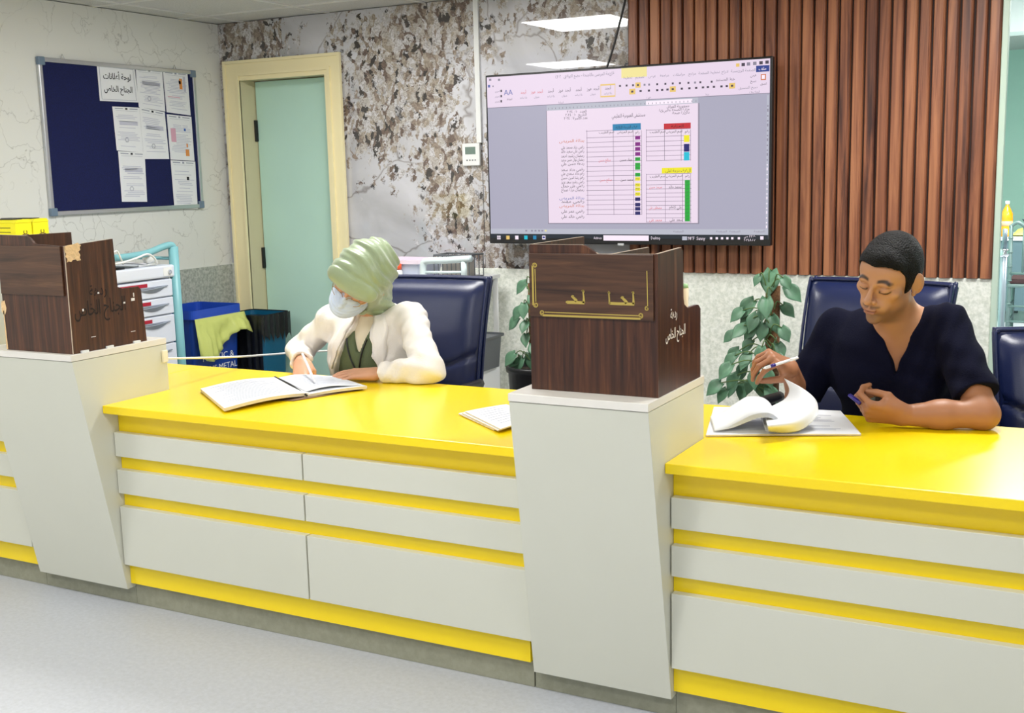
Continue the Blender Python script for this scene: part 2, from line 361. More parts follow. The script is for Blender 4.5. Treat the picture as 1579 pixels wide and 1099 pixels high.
# ceiling lamps
LED = mat('led_diffuser', (255, 255, 255), .5, emit=6)
def ceiling_lamp(x, y, z, s, label, group, watts):
    t = thing('ceiling_light', (x, y, z), label, 'light', group)
    m = MB(); m.box(x-s, x+s, y-s, y+s, z-.006, z-.001); m.build('diffuser', LED, t)
    m = MB()
    for (a, b_, c, d) in ((-s-.012, s+.012, -s-.012, -s), (-s-.012, s+.012, s, s+.012), (-s-.012, -s, -s, s), (s, s+.012, -s, s)): m.box(x+a, x+b_, y+c, y+d, z-.009, z-.001)
    m.build('frame', WPL, t)
    ld = bpy.data.lights.new('ceiling_lamp_light', 'AREA'); ld.shape = 'SQUARE'; ld.size = 2*s; ld.energy = watts; ld.color = (1, .985, .95)
    lo = bpy.data.objects.new('ceiling_lamp_light', ld); C.objects.link(lo); lo.location = (x, y, z-.012)
for (x, y), lb in zip(LAMPS, LAMP_LABELS): ceiling_lamp(x, y, ZC, .28, lb, 'reception ceiling panels', LAMP_W*(1.4 if y > 3 else .78))
for (x, y), lb in zip(FAR_FILL_LAMPS, ('nearest the opening', 'above the banquet chair', 'over the right part')): ceiling_lamp(x, y, 2.72, .28, 'added, unseen ceiling light panel in the green side room, '+lb, 'added side room lights', 105)
# ------------------------------------------------------------------ door: cream frame, mint leaf standing open inwards
m = MB()
ox0, ox1, oz = -4.59, -3.775, 2.166
fi0, fi1, fz = DX0+.02, DX1-.02, DZ-.01
def frame_ring(m, a0, a1, top, w_, ya, yb2):
    m.box(a0, a0+w_, ya, yb2, .001, top-w_); m.box(a1-w_, a1, ya, yb2, .001, top-w_); m.box(a0, a1, ya, yb2, top-w_, top)
frame_ring(m, ox0, ox1, oz, fi0-ox0, YB-.022, YB-.013)
frame_ring(m, ox0, ox1, oz, .016, YB-.031, YB-.0225); frame_ring(m, fi0-.016, fi1+.016, fz+.016, .016, YB-.031, YB-.0225)
struct('trim_5', m, CREAM)
m = MB(); m.box(DX0, DX0+.02, YB-.02, YB+.16, 0, DZ-.01); m.box(DX1-.02, DX1, YB-.02, YB+.16, 0, DZ-.01); m.box(DX0, DX1, YB-.02, YB+.16, DZ-.03, DZ-.008)
struct('trim_6', m, CREAM2)
m = MB(); m.box(DX0+.026, DX1-.024, YB+.105, YB+.148, .01, DZ-.035)
d = struct('door_1', m, GREEN, bevel=.003)
m = MB()
for z in (.35, 1.05, 1.78):
    m.box(DX0+.018, DX0+.032, YB+.085, YB+.112, z-.06, z+.06)
m.build('hinge', BLK, d, bevel=.002)
m = MB(); m.box(DX1-.075, DX1-.055, YB+.098, YB+.105, .62, .78); m.tube([(DX1-.065, YB+.1, .70), (DX1-.065, YB+.06, .70), (DX1-.17, YB+.06, .70)], .009)
m.build('door_handle', CHR, d)
m = MB(); m.box(DX0-.05, DX1+.05, YB+.30, YB+.34, 0, 2.3); struct('wall_corridor', m, CREAM2)
# ------------------------------------------------------------------ fluted wood panel
m = MB(); pit = .0543; x0 = -2.125
for k in range(30):
    a = x0+k*pit
    m.prism([(a+.008, YB-.007, 1.026), (a+.008, YB-.023, 1.026), (a+.011, YB-.026, 1.026), (a+.043, YB-.0265, 1.026), (a+.050, YB-.021, 1.026), (a+pit-.001, YB-.007, 1.026)], (0, 0, ZC-1.028))
m.box(x0, x0+30*pit, YB-.0068, YB-.0005, 1.026, ZC-.002, 1)  # backing board, darker than the slats
o = m.build('slat_panel', [SLAT, mat('dark_groove_backing', (44, 24, 18), .7)]); tag(o, 'dark brown fluted wooden wall panel of vertical slats behind the television', 'wall panel')
# thermostat and trunking
t = thing('thermostat', (-2.985, YB, 1.6), 'small white thermostat with grey display on the marble wall left of the television', 'thermostat')
m = MB(); m.box(-3.037, -2.935, YB-.022, YB-.0005, 1.548, 1.661); m.build('body', WPL, t, bevel=.004)
m = MB(); m.box(-3.018, -2.958, YB-.0232, YB-.022, 1.606, 1.643); m.build('display', mat('lcd_grey_green', (112, 132, 122), .3), t)
m = MB(); 
for k in range(4): m.box(-3.012+k*.016, -3.004+k*.016, YB-.0235, YB-.022, 1.574, 1.579)
m.build('button', GRY, t)
m = MB(); m.box(-2.953, -2.925, YB-.018, YB-.0005, 1.662, ZC-.003); tag(m.build('cable_trunking', WPL, bevel=.002), 'white vertical cable trunking running from ceiling to thermostat', 'cable cover')
m = MB(); m.tube(bez([(-2.105, YB-.03, ZC-.002), (-2.12, YB-.04, 2.3), (-2.17, YB-.06, 2.1), (-2.215, YB-.07, 1.96), (-2.22, YB-.06, 1.9)], 6), .0055, 8)
tag(m.build('power_cable', BLK, smooth=True), 'black cable hanging from the ceiling down behind the television', 'cable')

# ================================================================== TELEVISION
TY = 5.05
def S(cx, cy, y=TY):      # place on the screen plane of a point read off the photographed screen
    return A(740+cx/3.4326, 80+cy/3.4326, Y=y)
TX0, TX1, TZ0, TZ1 = -2.818, -1.397, 1.163, 1.980
t = thing('television', ((TX0+TX1)/2, TY, TZ0), 'large black wall mounted television showing an open word processor document', 'television')
m = MB(); m.box(TX0, TX1, TY, TY+.035, TZ0, TZ1); m.box(TX0+.2, TX1-.2, TY+.03, TY+.07, TZ0+.1, TZ1-.2); m.build('housing', BLK, t, bevel=.004)
m = MB(); m.box(-2.25, -1.95, TY+.071, YB-.030, 1.4, 1.75); m.build('wall_bracket', GRY, t)
m = MB(); m.box(-2.125, -2.095, TY-.004, TY, TZ0-.004, TZ0+.006); m.build('brand_badge', mat('silver_badge', (190, 192, 196), .3, emit=.0), t)
def em(name, rgb, s=1.0):
    mm = mat(name, (0, 0, 0), .5); b_ = mm.node_tree.nodes['Principled BSDF']
    b_.inputs['Emission Color'].default_value = L(rgb); b_.inputs['Emission Strength'].default_value = s; return mm
SC = [em('scr_'+a, c) for a, c in (('desk', (170, 168, 188)), ('ribbon', (232, 214, 234)), ('page', (236, 218, 236)), ('bar', (24, 34, 46)), ('ink', (70, 62, 78)), ('grey', (138, 132, 150)),
     ('red', (196, 26, 44)), ('cyan', (24, 128, 176)), ('yellow', (240, 230, 30)), ('green', (10, 176, 50)), ('purple', (140, 10, 140)), ('navy', (8, 8, 104)), ('sky', (10, 190, 214)), ('redink', (216, 92, 96)), ('white', (250, 236, 250)),
     ('tan', (232, 196, 110)), ('word', (42, 62, 140)), ('black', (20, 14, 22)), ('paley', (240, 226, 150)), ('orange', (206, 110, 60)), ('ruler', (184, 186, 200)), ('blueink', (84, 100, 170)), ('line', (128, 112, 134)))]
SI = {k: i for i, k in enumerate('desk ribbon page bar ink grey red cyan yellow green purple navy sky redink white tan word black paley orange ruler blueink line'.split())}
m = MB(); dz = [0]
def R_(x0, x1, z0, z1, c, lay):
    y = TY-.0008-.0005*lay; m.quad((x0, y, z0), (x1, y, z0), (x1, y, z1), (x0, y, z1), SI[c])
def RC_(cx0, cy0, cx1, cy1, c, lay):     # from two opposite corners
    a, b_ = S(cx0, cy0), S(cx1, cy1); R_(min(a.x, b_.x), max(a.x, b_.x), min(a.z, b_.z), max(a.z, b_.z), c, lay)
def T_(s, cx, cy, h, c, lay=6, width=None, align='C'):
    p = S(cx, cy); text_into(m, s, (p.x, TY-.0008-.0005*lay, p.z), (1, 0, 0), (0, 0, 1), h, width, align, SI[c], res=1)
sx0, sx1, sz0, sz1 = TX0+.009, TX1-.011, TZ0+.028, TZ1-.010
R_(sx0, sx1, sz0, sz1, 'desk', 0)
zr = S(40, 296).z; R_(sx0, sx1, zr, sz1, 'ribbon', 1); R_(sx0, sx1, zr-.003, zr, 'grey', 2)
zb = S(85, 962).z; R_(sx0, sx1, sz0, zb, 'bar', 3)
zs = S(85, 935).z; R_(sx0, sx1, zb, zs, 'ruler', 2)
pg0 = S(360, 600).x; pg1 = S(1155, 600).x; pz1 = S(350, 312).z; pz0 = S(375, 905).z
R_(pg0-.004, pg1+.006, pz0-.005, pz1, 'grey', 1); R_(pg0, pg1, pz0, pz1, 'page', 2)
R_(pg0, pg1, pz1, zr-.004, 'ruler', 2); R_(S(880, 270).x, S(1125, 265).x, pz1+.003, zr-.008, 'white', 3)
for k in range(40):
    x = pg0+.01+(pg1-pg0-.02)*k/39; R_(x-.0015, x+.0015, pz1+.006, pz1+.013, 'grey', 4)
R_(sx1-.012, sx1-.003, zb+.01, zr-.01, 'ruler', 2)
for k in range(26): z = zb+.03+k*.021; R_(sx1-.010, sx1-.005, z, z+(.006 if k % 3 else .012), 'white' if k < 14 else 'grey', 3)
# title bar, tabs and ribbon
T_('قائمة المرضى والاجنحة - وضع التوافق   ٢٠٢٤', 555, 122, .021, 'grey', width=.30)
a = S(750, 95); b_ = S(885, 130); R_(a.x, b_.x, b_.z, sz1, 'paley', 4)
RC_(1463, 74, 1533, 103, 'word', 4); T_('ملف', 1497, 88, .018, 'white')
for cx, s_ in ((1395, 'الصفحة الرئيسية'), (1298, 'ادراج'), (1215, 'تخطيط الصفحة'), (1125, 'مراجع'), (1055, 'مراسلات'), (978, 'مراجعة'), (913, 'عرض'), (848, 'تصميم'), (784, 'تخطيط')):
    T_(s_, cx, 98+(1395-cx)*.062, .016, 'grey')
for cx, c_ in ((1366, 'tan'), (1395, 'ink'), (1423, 'grey'), (1456, 'grey'), (1489, 'ink'), (1521, 'ink')): RC_(cx-9, 70-(cx-1366)*.1-8, cx+9, 70-(cx-1366)*.1+8, c_, 5)
for cx in (56, 103): RC_(cx-6, 148-5, cx+6, 148+5, 'grey', 5)
RC_(44, 175, 56, 188, 'blueink', 5); RC_(68, 178, 74, 186, 'grey', 5)
for i, cx in enumerate((232, 303, 377, 450, 524, 600, 679)):
    y = 214-(cx-232)*.052
    T_('أبجد هوز' if i % 2 else 'أبجد', cx, y, .019, 'ink' if i > 1 else 'redink'); T_('عنوان' if i % 2 else 'بلا تباعد', cx, y+28, .013, 'grey')
T_('AA', 152, 214, .036, 'blueink'); T_('انماط', 158, 250, .014, 'ink')
for k in range(3): T_('تحرير', 94, 208+k*27, .014, 'grey'); RC_(110, 201+k*27, 119, 213+k*27, 'ink', 5)
for (a0, b0, a1, b1) in ((639, 172, 718, 175), (639, 234, 718, 237), (639, 172, 642, 237), (715, 172, 718, 237)): RC_(a0, b0, a1, b1, 'tan', 5)
row1 = [(743, 0), (778, 0), (812, 0), (838, 1), (873, 0), (897, 0), (940, 0), (983, 0), (1022, 0), (1060, 0), (1105, 0), (1140, 0), (1168, 0), (1228, 0)]
for cx, hl in row1:
    y = 180-(cx-743)*.045
    if hl: RC_(cx-14, y-13, cx+14, y+13, 'tan', 4)
    RC_(cx-5, y-5, cx+5, y+5, 'ink' if hl or cx % 3 else 'grey', 5)
for cx, hl in [(808, 1), (852, 0), (896, 0), (940, 0), (966, 0), (994, 0), (1022, 1), (1070, 0), (1110, 0), (1146, 0), (1182, 0), (1208, 0), (1240, 0), (1280, 0), (1308, 0), (1336, 1)]:
    y = 210-(cx-808)*.058
    if hl: RC_(cx-16, y-14, cx+16, y+14, 'tan', 4)
    RC_(cx-6, y-5, cx+6, y+5, 'ink', 5)
T_('خط المستند', 1300, 145, .018, 'ink'); T_('نسخ التنسيق', 1420, 188, .016, 'grey'); T_('قص', 1448, 125, .015, 'ink'); T_('نسخ', 1448, 154, .015, 'ink')
RC_(1488, 118, 1515, 148, 'orange', 5); RC_(1493, 123, 1510, 143, 'white', 6); T_('لصق', 1502, 168, .014, 'ink')
for cx, s_ in ((430, 'انماط'), (895, 'فقرة'), (1205, 'خط'), (1455, 'الحافظة')): T_(s_, cx, 268-(cx-430)*.055, .013, 'grey')
# document head
for k, s_ in enumerate(('العدد', 'التاريخ', 'عدد الاسرة')):
    T_(s_, 566 if k < 2 else 572, 313+k*17, .018, 'ink', align='R'); T_('٢٠٢٤ : ١٠', 490-8*k, 316+k*17, .018, 'ink')
for k, s_ in enumerate(('جمهورية العراق', 'وزارة الصحة والبيئة', 'دائرة صحة')): T_(s_, 1110, 284+k*17, .018, 'ink', align='R')
T_('مستشفى العمومية التعليمي', 788, 335, .024, 'ink', width=.165)
def vline(cx, cy0, cy1): x = S(cx, cy0).x; z0, z1 = S(cx, cy1).z, S(cx, cy0).z; R_(x-.001, x+.001, z0, z1, 'line', 4)
def hline(cx0, cx1, cy): z = S((cx0+cx1)/2, cy).z; R_(S(cx0, cy).x, S(cx1, cy).x, z-.0009, z+.0009, 'line', 4)
RC_(704, 383, 853, 411, 'cyan', 5); T_('غرف الدرجة الثالثة', 779, 397, .018, 'black', width=.11)
RC_(975, 380, 1117, 404, 'red', 5); T_('العناية', 1046, 392, .018, 'black', width=.06)
RC_(964, 614, 1123, 640, 'yellow', 5); T_('الغرف درجة اولى', 1050, 627, .02, 'ink', width=.12)
hline(563, 855, 414)
for k in range(17): hline(565, 856, 450+k*25.6)
vline(567, 414, 862); vline(707, 414, 862); vline(812, 414, 862); vline(856, 414, 862)
hline(880, 1116, 410)
for k in range(6): hline(880, 1116, 446+k*25.5)
vline(882, 410, 575); vline(978, 410, 575); vline(1066, 410, 575); vline(1116, 410, 575)
hline(880, 1120, 645)
for k in range(11): hline(880, 1120, 680+k*22)
vline(882, 645, 900); vline(982, 645, 900); vline(1074, 645, 900); vline(1116, 645, 900)
for cx, cy in ((835, 424), (1098, 420), (1100, 655)): T_('رقم', cx, cy, .016, 'black')
for cx, cy in ((770, 422), (1030, 420), (1030, 655)): T_('اسم المريض', cx, cy, .016, 'black')
for cx, cy in ((672, 424), (942, 421), (942, 657)): T_('اسم الطبيب', cx, cy, .016, 'black')
for cy, c_ in ((454, 'purple'), (487, 'purple'), (513, 'purple'), (540, 'purple'), (567, 'green'), (596, 'green'), (614, 'green'), (650, 'green'), (672, 'yellow'), (704, 'yellow'), (726, 'yellow'), (752, 'yellow'), (779, 'navy'), (808, 'navy'), (830, 'navy'), (853, 'navy')):
    RC_(823, cy-9, 850, cy+9, c_, 5); T_('٣١٢' , 837, cy, .015, 'ink', lay=7)
for cy, c_, hh in ((450, 'yellow', 9), (467, 'yellow', 9), (507, 'navy', 20), (552, 'sky', 22)): RC_(1081, cy-hh, 1110, cy+hh, c_, 5)
RC_(1086, 678, 1113, 896, 'green', 5)
for k in range(12): T_('٤١٢', 1099, 688+k*18, .015, 'ink', lay=7)
for cx, cy, c_, s_ in ((662, 572, 'redink', 'صالح حسن'), (775, 569, 'black', 'جهاد حسين'), (668, 676, 'redink', 'صالح حسن'), (780, 675, 'black', 'محمد حسن'), (932, 714, 'redink', 'سرمد حسن'), (1035, 713, 'black', 'محمد خالد'), (930, 823, 'redink', 'مصطفى علي'), (1037, 821, 'black', 'علي كاظم'), (932, 888, 'redink', 'محمد علي'), (1040, 887, 'black', 'سعد علي')): T_(s_, cx, cy, .018, c_, width=.062)
for cy, s_, c_ in ((468, 'بدالة المريض', 'orange'), (502, 'رقمي زياد محمد علي', 'black'), (523, 'رقمي علي سعيد خالد', 'black'), (547, 'رمضان رشيد احمد', 'black'), (568, 'رمضان نوال حسن سعيد', 'black'), (589, 'ردهة حسن علي', 'black'), (621, 'رقمي وداد سعد', 'black'), (642, 'رقم وداد سعدي علي', 'black'), (664, 'رقم رشا امين حسن', 'black'), (686, 'رقمي رشيد سعد عزيز', 'black'), (707, 'رقمي علي جمال', 'black'), (728, 'رمضان وردة صباح', 'black'), (772, 'بدالة المريض', 'blueink'), (790, 'رقمي مهند', 'black'), (813, 'بدالة المريض', 'orange'), (842, 'رقمي عمر علي', 'black'), (870, 'رقمي خالد علي', 'black')):
    T_(s_, 553, cy, .019, c_, width=.13 if c_ != 'black' else .12, align='R')
# taskbar
for cx, c_ in ((102, 'white'), (150, 'tan'), (197, 'white'), (245, 'sky'), (292, 'cyan'), (340, 'white')): RC_(cx-9, 972, cx+9, 992, c_, 5)
RC_(100.5, 972, 103.5, 992, 'bar', 6); RC_(93, 981, 111, 983, 'bar', 6); RC_(334, 976, 346, 986, 'word', 6)
T_('Address', 625, 984, .017, 'white', width=.042); RC_(655, 970, 895, 1000, 'white', 5); T_('Desktop', 932, 984, .02, 'white', width=.046)
RC_(1072, 976, 1098, 996, 'ruler', 5); T_('98°F  Sunny', 1148, 986, .022, 'white', width=.082)
for cx in (1225, 1255, 1283, 1311, 1337, 1372): RC_(cx-6, 980, cx+6, 992, 'white', 5)
T_('٠٩:٣٢ ص', 1430, 976, .015, 'white'); T_('٢٠٢٤/١٠/٠٨', 1430, 995, .015, 'white', width=.055); RC_(1485, 975, 1502, 993, 'white', 5)
for cx in (1052, 1280, 1350, 1480): T_('الصفحة', cx, 949, .013, 'grey', width=.05)
for cx in (247, 277, 296, 315, 332, 350): RC_(cx-5, 942, cx+5, 950, 'grey' if cx < 345 else 'paley', 5)
m.build('screen', SC, t)

# ================================================================== COUNTER
xA, xB = -3.106, -1.046        # right faces of the two columns
CY0, CYR = 2.784, 3.56
cl = -1.444
def worktop(name, poly, label):
    m = MB(); m.prism([(x, y, .722) for x, y in poly], (0, 0, .028)); return tag(m.build(name, YEL, bevel=.0025), label, 'worktop')
worktop('worktop', [(xA+.001, CY0), (cl-.026, CY0), (cl-.026, 3.107), (-1.22, 3.107), (-1.22, CYR), (-3.36, CYR), (-3.36, 3.107), (xA+.001, 3.107)], 'glossy yellow worktop the person in the white coat leans on, between the two columns')
worktop('worktop', [(xB+.001, CY0), (.75, CY0), (.75, CYR), (-1.219, CYR), (-1.219, 3.107), (xB+.001, 3.107)], 'glossy yellow worktop in front of the man in navy scrubs')
worktop('worktop', [(-4.61, CY0), (-3.575, CY0), (-3.575, 3.107), (-3.361, 3.107), (-3.361, CYR), (-3.96, CYR), (-3.96, 3.26), (-4.61, 3.26)], 'yellow worktop section left of the left column')
rows = ((.562, .648), (.428, .514), (.165, .379))
def counter_base(x0, x1, splits, label):
    t = thing('reception_counter', ((x0+x1)/2, 2.85, 0), label, 'counter')
    m = MB(); m.box(x0, x1, 2.85, 2.87, .087, .7215); m.box(x0, x1, 2.871, 3.26, .101, .7215); m.build('body', YEL, t)
    m = MB(); m.box(x0, x1-(.0 if x1 > 0 or x1 < -3 else .0), 2.872, 2.89, 0.001, .10); m.build('plinth', PLM, t)
    for z0, z1 in rows:
        for a, b_ in splits:
            if b_ == -1.5: b_ = -1.444-.028*(.9-z0)/.83+.001
            m = MB(); m.box(a+.003, b_-.003, 2.823, 2.8495, z0, z1); m.build('panel', WHT, t, bevel=.0015)
    return t
counter_base(xA+.001, cl-.046, ((xA+.001, -2.278), (-2.278, -1.5)), 'yellow counter front with six white panels between the two columns')
counter_base(xB+.001, .75, ((xB+.001, -.10), (-.10, .70)), 'yellow counter front with white panels right of the wooden topped middle column')
counter_base(-4.61, -3.577, ((-4.60, -3.577),), 'yellow counter front with white panels left of the left column')
def column(xr, wt, wb, zt, yb_, label):
    t = thing('counter_column', (xr-wt/2, 2.9, 0), label, 'column')
    m = MB(); z0 = .068; zc = zt-.022; y0, y1 = 2.833, 2.671
    a = [(xr-wb, y0, z0), (xr, y0, z0), (xr, yb_, z0), (xr-wb, yb_, z0)]; b_ = [(xr-wt, y1, zc-.0015), (xr, y1, zc-.0015), (xr, yb_, zc-.0015), (xr-wt, yb_, zc-.0015)]
    m.add(a+b_, [(3,2,1,0), (4,5,6,7), (0,1,5,4), (1,2,6,5), (2,3,7,6), (3,0,4,7)]); m.build('body', WHT, t, bevel=.0015)
    m = MB(); m.box(xr-wt-.001, xr+.001, 2.668, yb_+.001, zc, zt); m.build('cap', CAPM, t, bevel=.0015)
    m = MB(); m.box(xr-wb-.0145, xr-.0005, 2.872, yb_-.01, .001, z0-.001); m.build('plinth', PLM, t); return t
column(xA, .465, .455, .943, 3.105, 'white tapering column under the chipped wooden box, left in the photo')
column(xB, .399, .425, .931, 3.103, 'white tapering column under the wooden box with gold lettering')

# ------------------------------------------------------------------ walnut boxes on the columns
BT = .009
def inlay(m, pts, r, mi=0):
    """flat gilded stroke lying on a panel facing -Y"""
    for i in range(len(pts)-1):
        a, b_ = Vector(pts[i]), Vector(pts[i+1]); d = (b_-a); 
        if d.length < 1e-6: continue
        nn = Vector((-d.z, 0, d.x)).normalized(); ra = r[i] if isinstance(r, list) else r; rb = r[i+1] if isinstance(r, list) else r
        m.quad(a+nn*ra, a-nn*ra, b_-nn*rb, b_+nn*rb, mi)
def spiral(cx, cz, y, r, a0, turns, sgn):
    return [(cx+r*(1-.72*k/22)*math.cos(a0+sgn*turns*2*math.pi*k/22), y, cz+r*(1-.72*k/22)*math.sin(a0+sgn*turns*2*math.pi*k/22)) for k in range(23)]
# right box
bx0, bx1, by0, by1, bz = -1.413, -1.048, 2.746, 3.084, .9315
t = thing('counter_box', ((bx0+bx1)/2, (by0+by1)/2, bz), 'open walnut box with gold lettering and frame on the middle column', 'box')
m = MB(); m.prism([(bx0, by0, bz), (bx1, by0, bz), (bx1, by0, 1.301), (-1.195, by0, 1.299), (-1.213, by0, 1.300), (-1.228, by0, 1.309), (-1.246, by0, 1.320), (-1.258, by0, 1.323), (bx0+.004, by0, 1.323), (bx0, by0, 1.318)], (0, BT, 0))
m.build('front_panel', WALN, t)
m = MB(); m.prism([(bx1, by0+BT, bz), (bx1, by1-.006, bz), (bx1, by1-.006, 1.125), (bx1, 3.062, 1.137), (bx1, 3.05, 1.139), (bx1, 2.972, 1.139), (bx1, 2.945, 1.152), (bx1, 2.938, 1.172), (bx1, 2.934, 1.296), (bx1, 2.922, 1.306), (bx1, by0+BT, 1.301)][::-1], (-BT, 0, 0)); sp = m.build('side_panel', WALN, t)
m = MB(); m.prism([(bx0, by0+BT, bz), (bx0, by1, bz), (bx0, by1, 1.323), (bx0, by0+BT, 1.323)], (BT, 0, 0)); m.build('side_panel', WALN, t)
m = MB(); m.box(bx0+BT, bx1-BT, by1-BT, by1, bz, 1.12); m.build('back_panel', WALN, t)
m = MB(); m.prism([(-1.19, by0+BT, bz), (-1.19, 3.03, bz), (-1.19, 3.03, 1.298), (-1.19, by0+BT, 1.298)], (BT, 0, 0)); m.build('partition', WALN, t)
m = MB()
for (a, b_, r) in (((bx0, by0, 1.3235), (-1.258, by0, 1.3235), 0), ((-1.258, by0, 1.3235), (-1.213, by0, 1.3005), 0), ((-1.213, by0, 1.3005), (bx1, by0, 1.3015), 0)):
    a, b_ = Vector(a), Vector(b_); m.quad(a, b_, b_+Vector((0, BT, 0)), a+Vector((0, BT, 0)))
m.quad((bx1-BT, by0, 1.3018), (bx1, by0, 1.3018), (bx1, 2.922, 1.3065), (bx1-BT, 2.922, 1.3065)); m.quad((bx0, by0, 1.3236), (bx0+BT, by0, 1.3236), (bx0+BT, by1, 1.3236), (bx0, by1, 1.3236)); m.quad((-1.19, by0, 1.2985), (-1.19+BT, by0, 1.2985), (-1.19+BT, 3.03, 1.2985), (-1.19, 3.03, 1.2985))
m.build('edging', EDGE, t)
m = MB(); m.box(bx0+.002, -1.058, by0-.006, by0, 1.131, 1.300); sg = m.build('sign_board', WALNH, t, bevel=.001)
# gold inlay on the sign board, read off the photo on the plane of the board
def G(cx, cy): return A(810+cx/5.639, 380+cy/5.639, Y=by0-.0066)
m = MB(); gy = by0-.0066
def V3(p): return (p.x, gy, p.z)
inlay(m, [V3(G(62, 165)), V3(G(70, 510))], .0027); inlay(m, [V3(G(84, 195)), V3(G(92, 480))], .0013)
inlay(m, spiral(G(82, 165).x, G(82, 165).z, gy, .0068, math.pi*.9, 1.2, -1), .0017); inlay(m, spiral(G(92, 506).x, G(92, 506).z, gy, .0068, -math.pi*.9, 1.2, 1), .0017)
inlay(m, [V3(G(150, 597)), V3(G(1002, 628))], .0027); inlay(m, [V3(G(168, 570)), V3(G(985, 602))], .0013)
inlay(m, spiral(G(148, 574).x, G(148, 574).z, gy, .0068, -math.pi*.55, 1.2, -1), .0017); inlay(m, spiral(G(1002, 600).x, G(1002, 600).z, gy, .0068, -math.pi*.45, 1.2, 1), .0017)
inlay(m, [V3(G(1057, 212)), V3(G(1064, 520))], .0012); inlay(m, spiral(G(1058, 540).x, G(1058, 540).z, gy, .0058, math.pi*.5, 1.1, 1), .0016)
def glyph(st): inlay(m, [V3(G(a, b_)) for a, b_, r in st], [r*.00029 for a, b_, r in st])
glyph([(352, 478, 4), (362, 484, 14), (430, 486, 14), (514, 490, 13)]); glyph([(508, 492, 13), (508, 440, 8), (503, 400, 6), (500, 380, 6), (500, 372, 2)]); glyph([(445, 476, 16), (430, 455, 13), (412, 440, 10), (398, 436, 3)]); glyph([(398, 437, 3), (408, 426, 5), (424, 430, 3)]); glyph([(490, 386, 3), (502, 382, 10), (514, 398, 3)])
glyph([(733, 494, 13), (800, 497, 13), (875, 499, 13), (948, 501, 13)]); glyph([(941, 500, 12), (940, 450, 8), (937, 410, 6), (935, 388, 3)]); glyph([(925, 398, 3), (937, 396, 10), (947, 410, 3)]); glyph([(733, 500, 8), (729, 440, 6), (726, 396, 6), (725, 386, 2)]); glyph([(717, 404, 3), (727, 398, 9), (738, 408, 3)]); glyph([(882, 492, 16), (866, 468, 14), (846, 450, 10), (828, 446, 3)]); glyph([(828, 447, 3), (840, 436, 5), (858, 440, 3)])
m.build('gold_ornament', GOLD, sg)
m = MB(); ex, ez = Vector((0, 1, 0)), Vector((0, 0, 1))
text_into(m, 'ردهة', A(1039, 483, X=bx1+.0012)+Vector((0, 0, .0)), ex, ez, .035, .05, mi=0, bold=.01); text_into(m, 'الجناح الخاص', A(1042, 512, X=bx1+.0012), ex, ez, .038, .15, mi=0, bold=.01)
m.build('carved_lettering', mat('cut_out_letters', (236, 226, 222), .6), sp)
o = MB(); o.tube([(-1.085, 3.035, .9325), (-1.085, 3.045, 1.185)], [.012, .013], 12, mi=0); o.tube([(-1.085, 3.0452, 1.185), (-1.085, 3.047, 1.197)], [.013, .010], 12, mi=1)
tag(o.build('marker_pen', [mat('pale_wood', (232, 208, 168), .5), mat('pale_green_tip', (176, 220, 160), .5)], smooth=True), 'pale stick with green tip standing in the walnut box with gold lettering', 'marker')
# left box (chipped)
bx0, bx1, by0, by1, bz = -3.444, -3.116, 2.689, 3.022, .9435
t = thing('counter_box', ((bx0+bx1)/2, (by0+by1)/2, bz), 'worn open walnut box with chipped corner on the left column', 'box')
m = MB(); m.prism([(bx0, by0, bz), (bx1, by0, bz), (bx1, by0, 1.306), (-3.25, by0, 1.312), (-3.262, by0, 1.316), (-3.28, by0, 1.333), (-3.295, by0, 1.340), (bx0, by0, 1.343)], (0, BT, 0)); fp = m.build('front_panel', WALN, t)
m = MB(); m.prism([(bx1, by0+BT, bz), (bx1, by1, bz), (bx1, 3.012, 1.130), (bx1, 3.0, 1.142), (bx1, 2.925, 1.142), (bx1, 2.905, 1.15), (bx1, 2.899, 1.318), (bx1, by0+BT, 1.306)][::-1], (-BT, 0, 0)); sp = m.build('side_panel', WALN, t)
m = MB(); m.prism([(bx0, by0+BT, bz), (bx0, by1-.02, bz), (bx0, by1-.02, 1.334), (bx0, by0+BT, 1.336)], (BT, 0, 0)); m.build('side_panel', WALN, t)
m = MB(); m.box(bx0+BT, bx1-BT, by1-BT-.02, by1-.02, bz, 1.13); m.build('back_panel', WALN, t)
m = MB(); m.box(bx0+.004, bx1-.015, by0-.006, by0, 1.140, 1.306); m.build('sign_board', WALNH, t, bevel=.001)
m = MB(); m.quad((bx1-BT, by0, 1.3065), (bx1+.0004, by0, 1.3065), (bx1+.0004, 2.899, 1.3185), (bx1-BT, 2.899, 1.3185)); m.quad((bx0, by0, 1.3365), (bx0+BT, by0, 1.3365), (bx0+BT, by1-.02, 1.3345), (bx0, by1-.02, 1.3345)); m.quad((bx0, by0-.0005, 1.3435), (-3.295, by0-.0005, 1.3405), (-3.295, by0+BT, 1.3405), (bx0, by0+BT, 1.3435))
m.box(bx1-.0015, bx1+.0008, by0-.0008, by0+.0012, bz, 1.306); m.build('edging', EDGE, t)
def jag(c, u, v, r, n, off):
    c, u, v = Vector(c), Vector(u), Vector(v); P_ = [c+u*(r[0]*math.cos(a)*q)+v*(r[1]*math.sin(a)*q) for a, q in ((2*math.pi*k/n, random.uniform(.75, 1.15)) for k in range(n))]
    return [p+Vector(off) for p in P_]
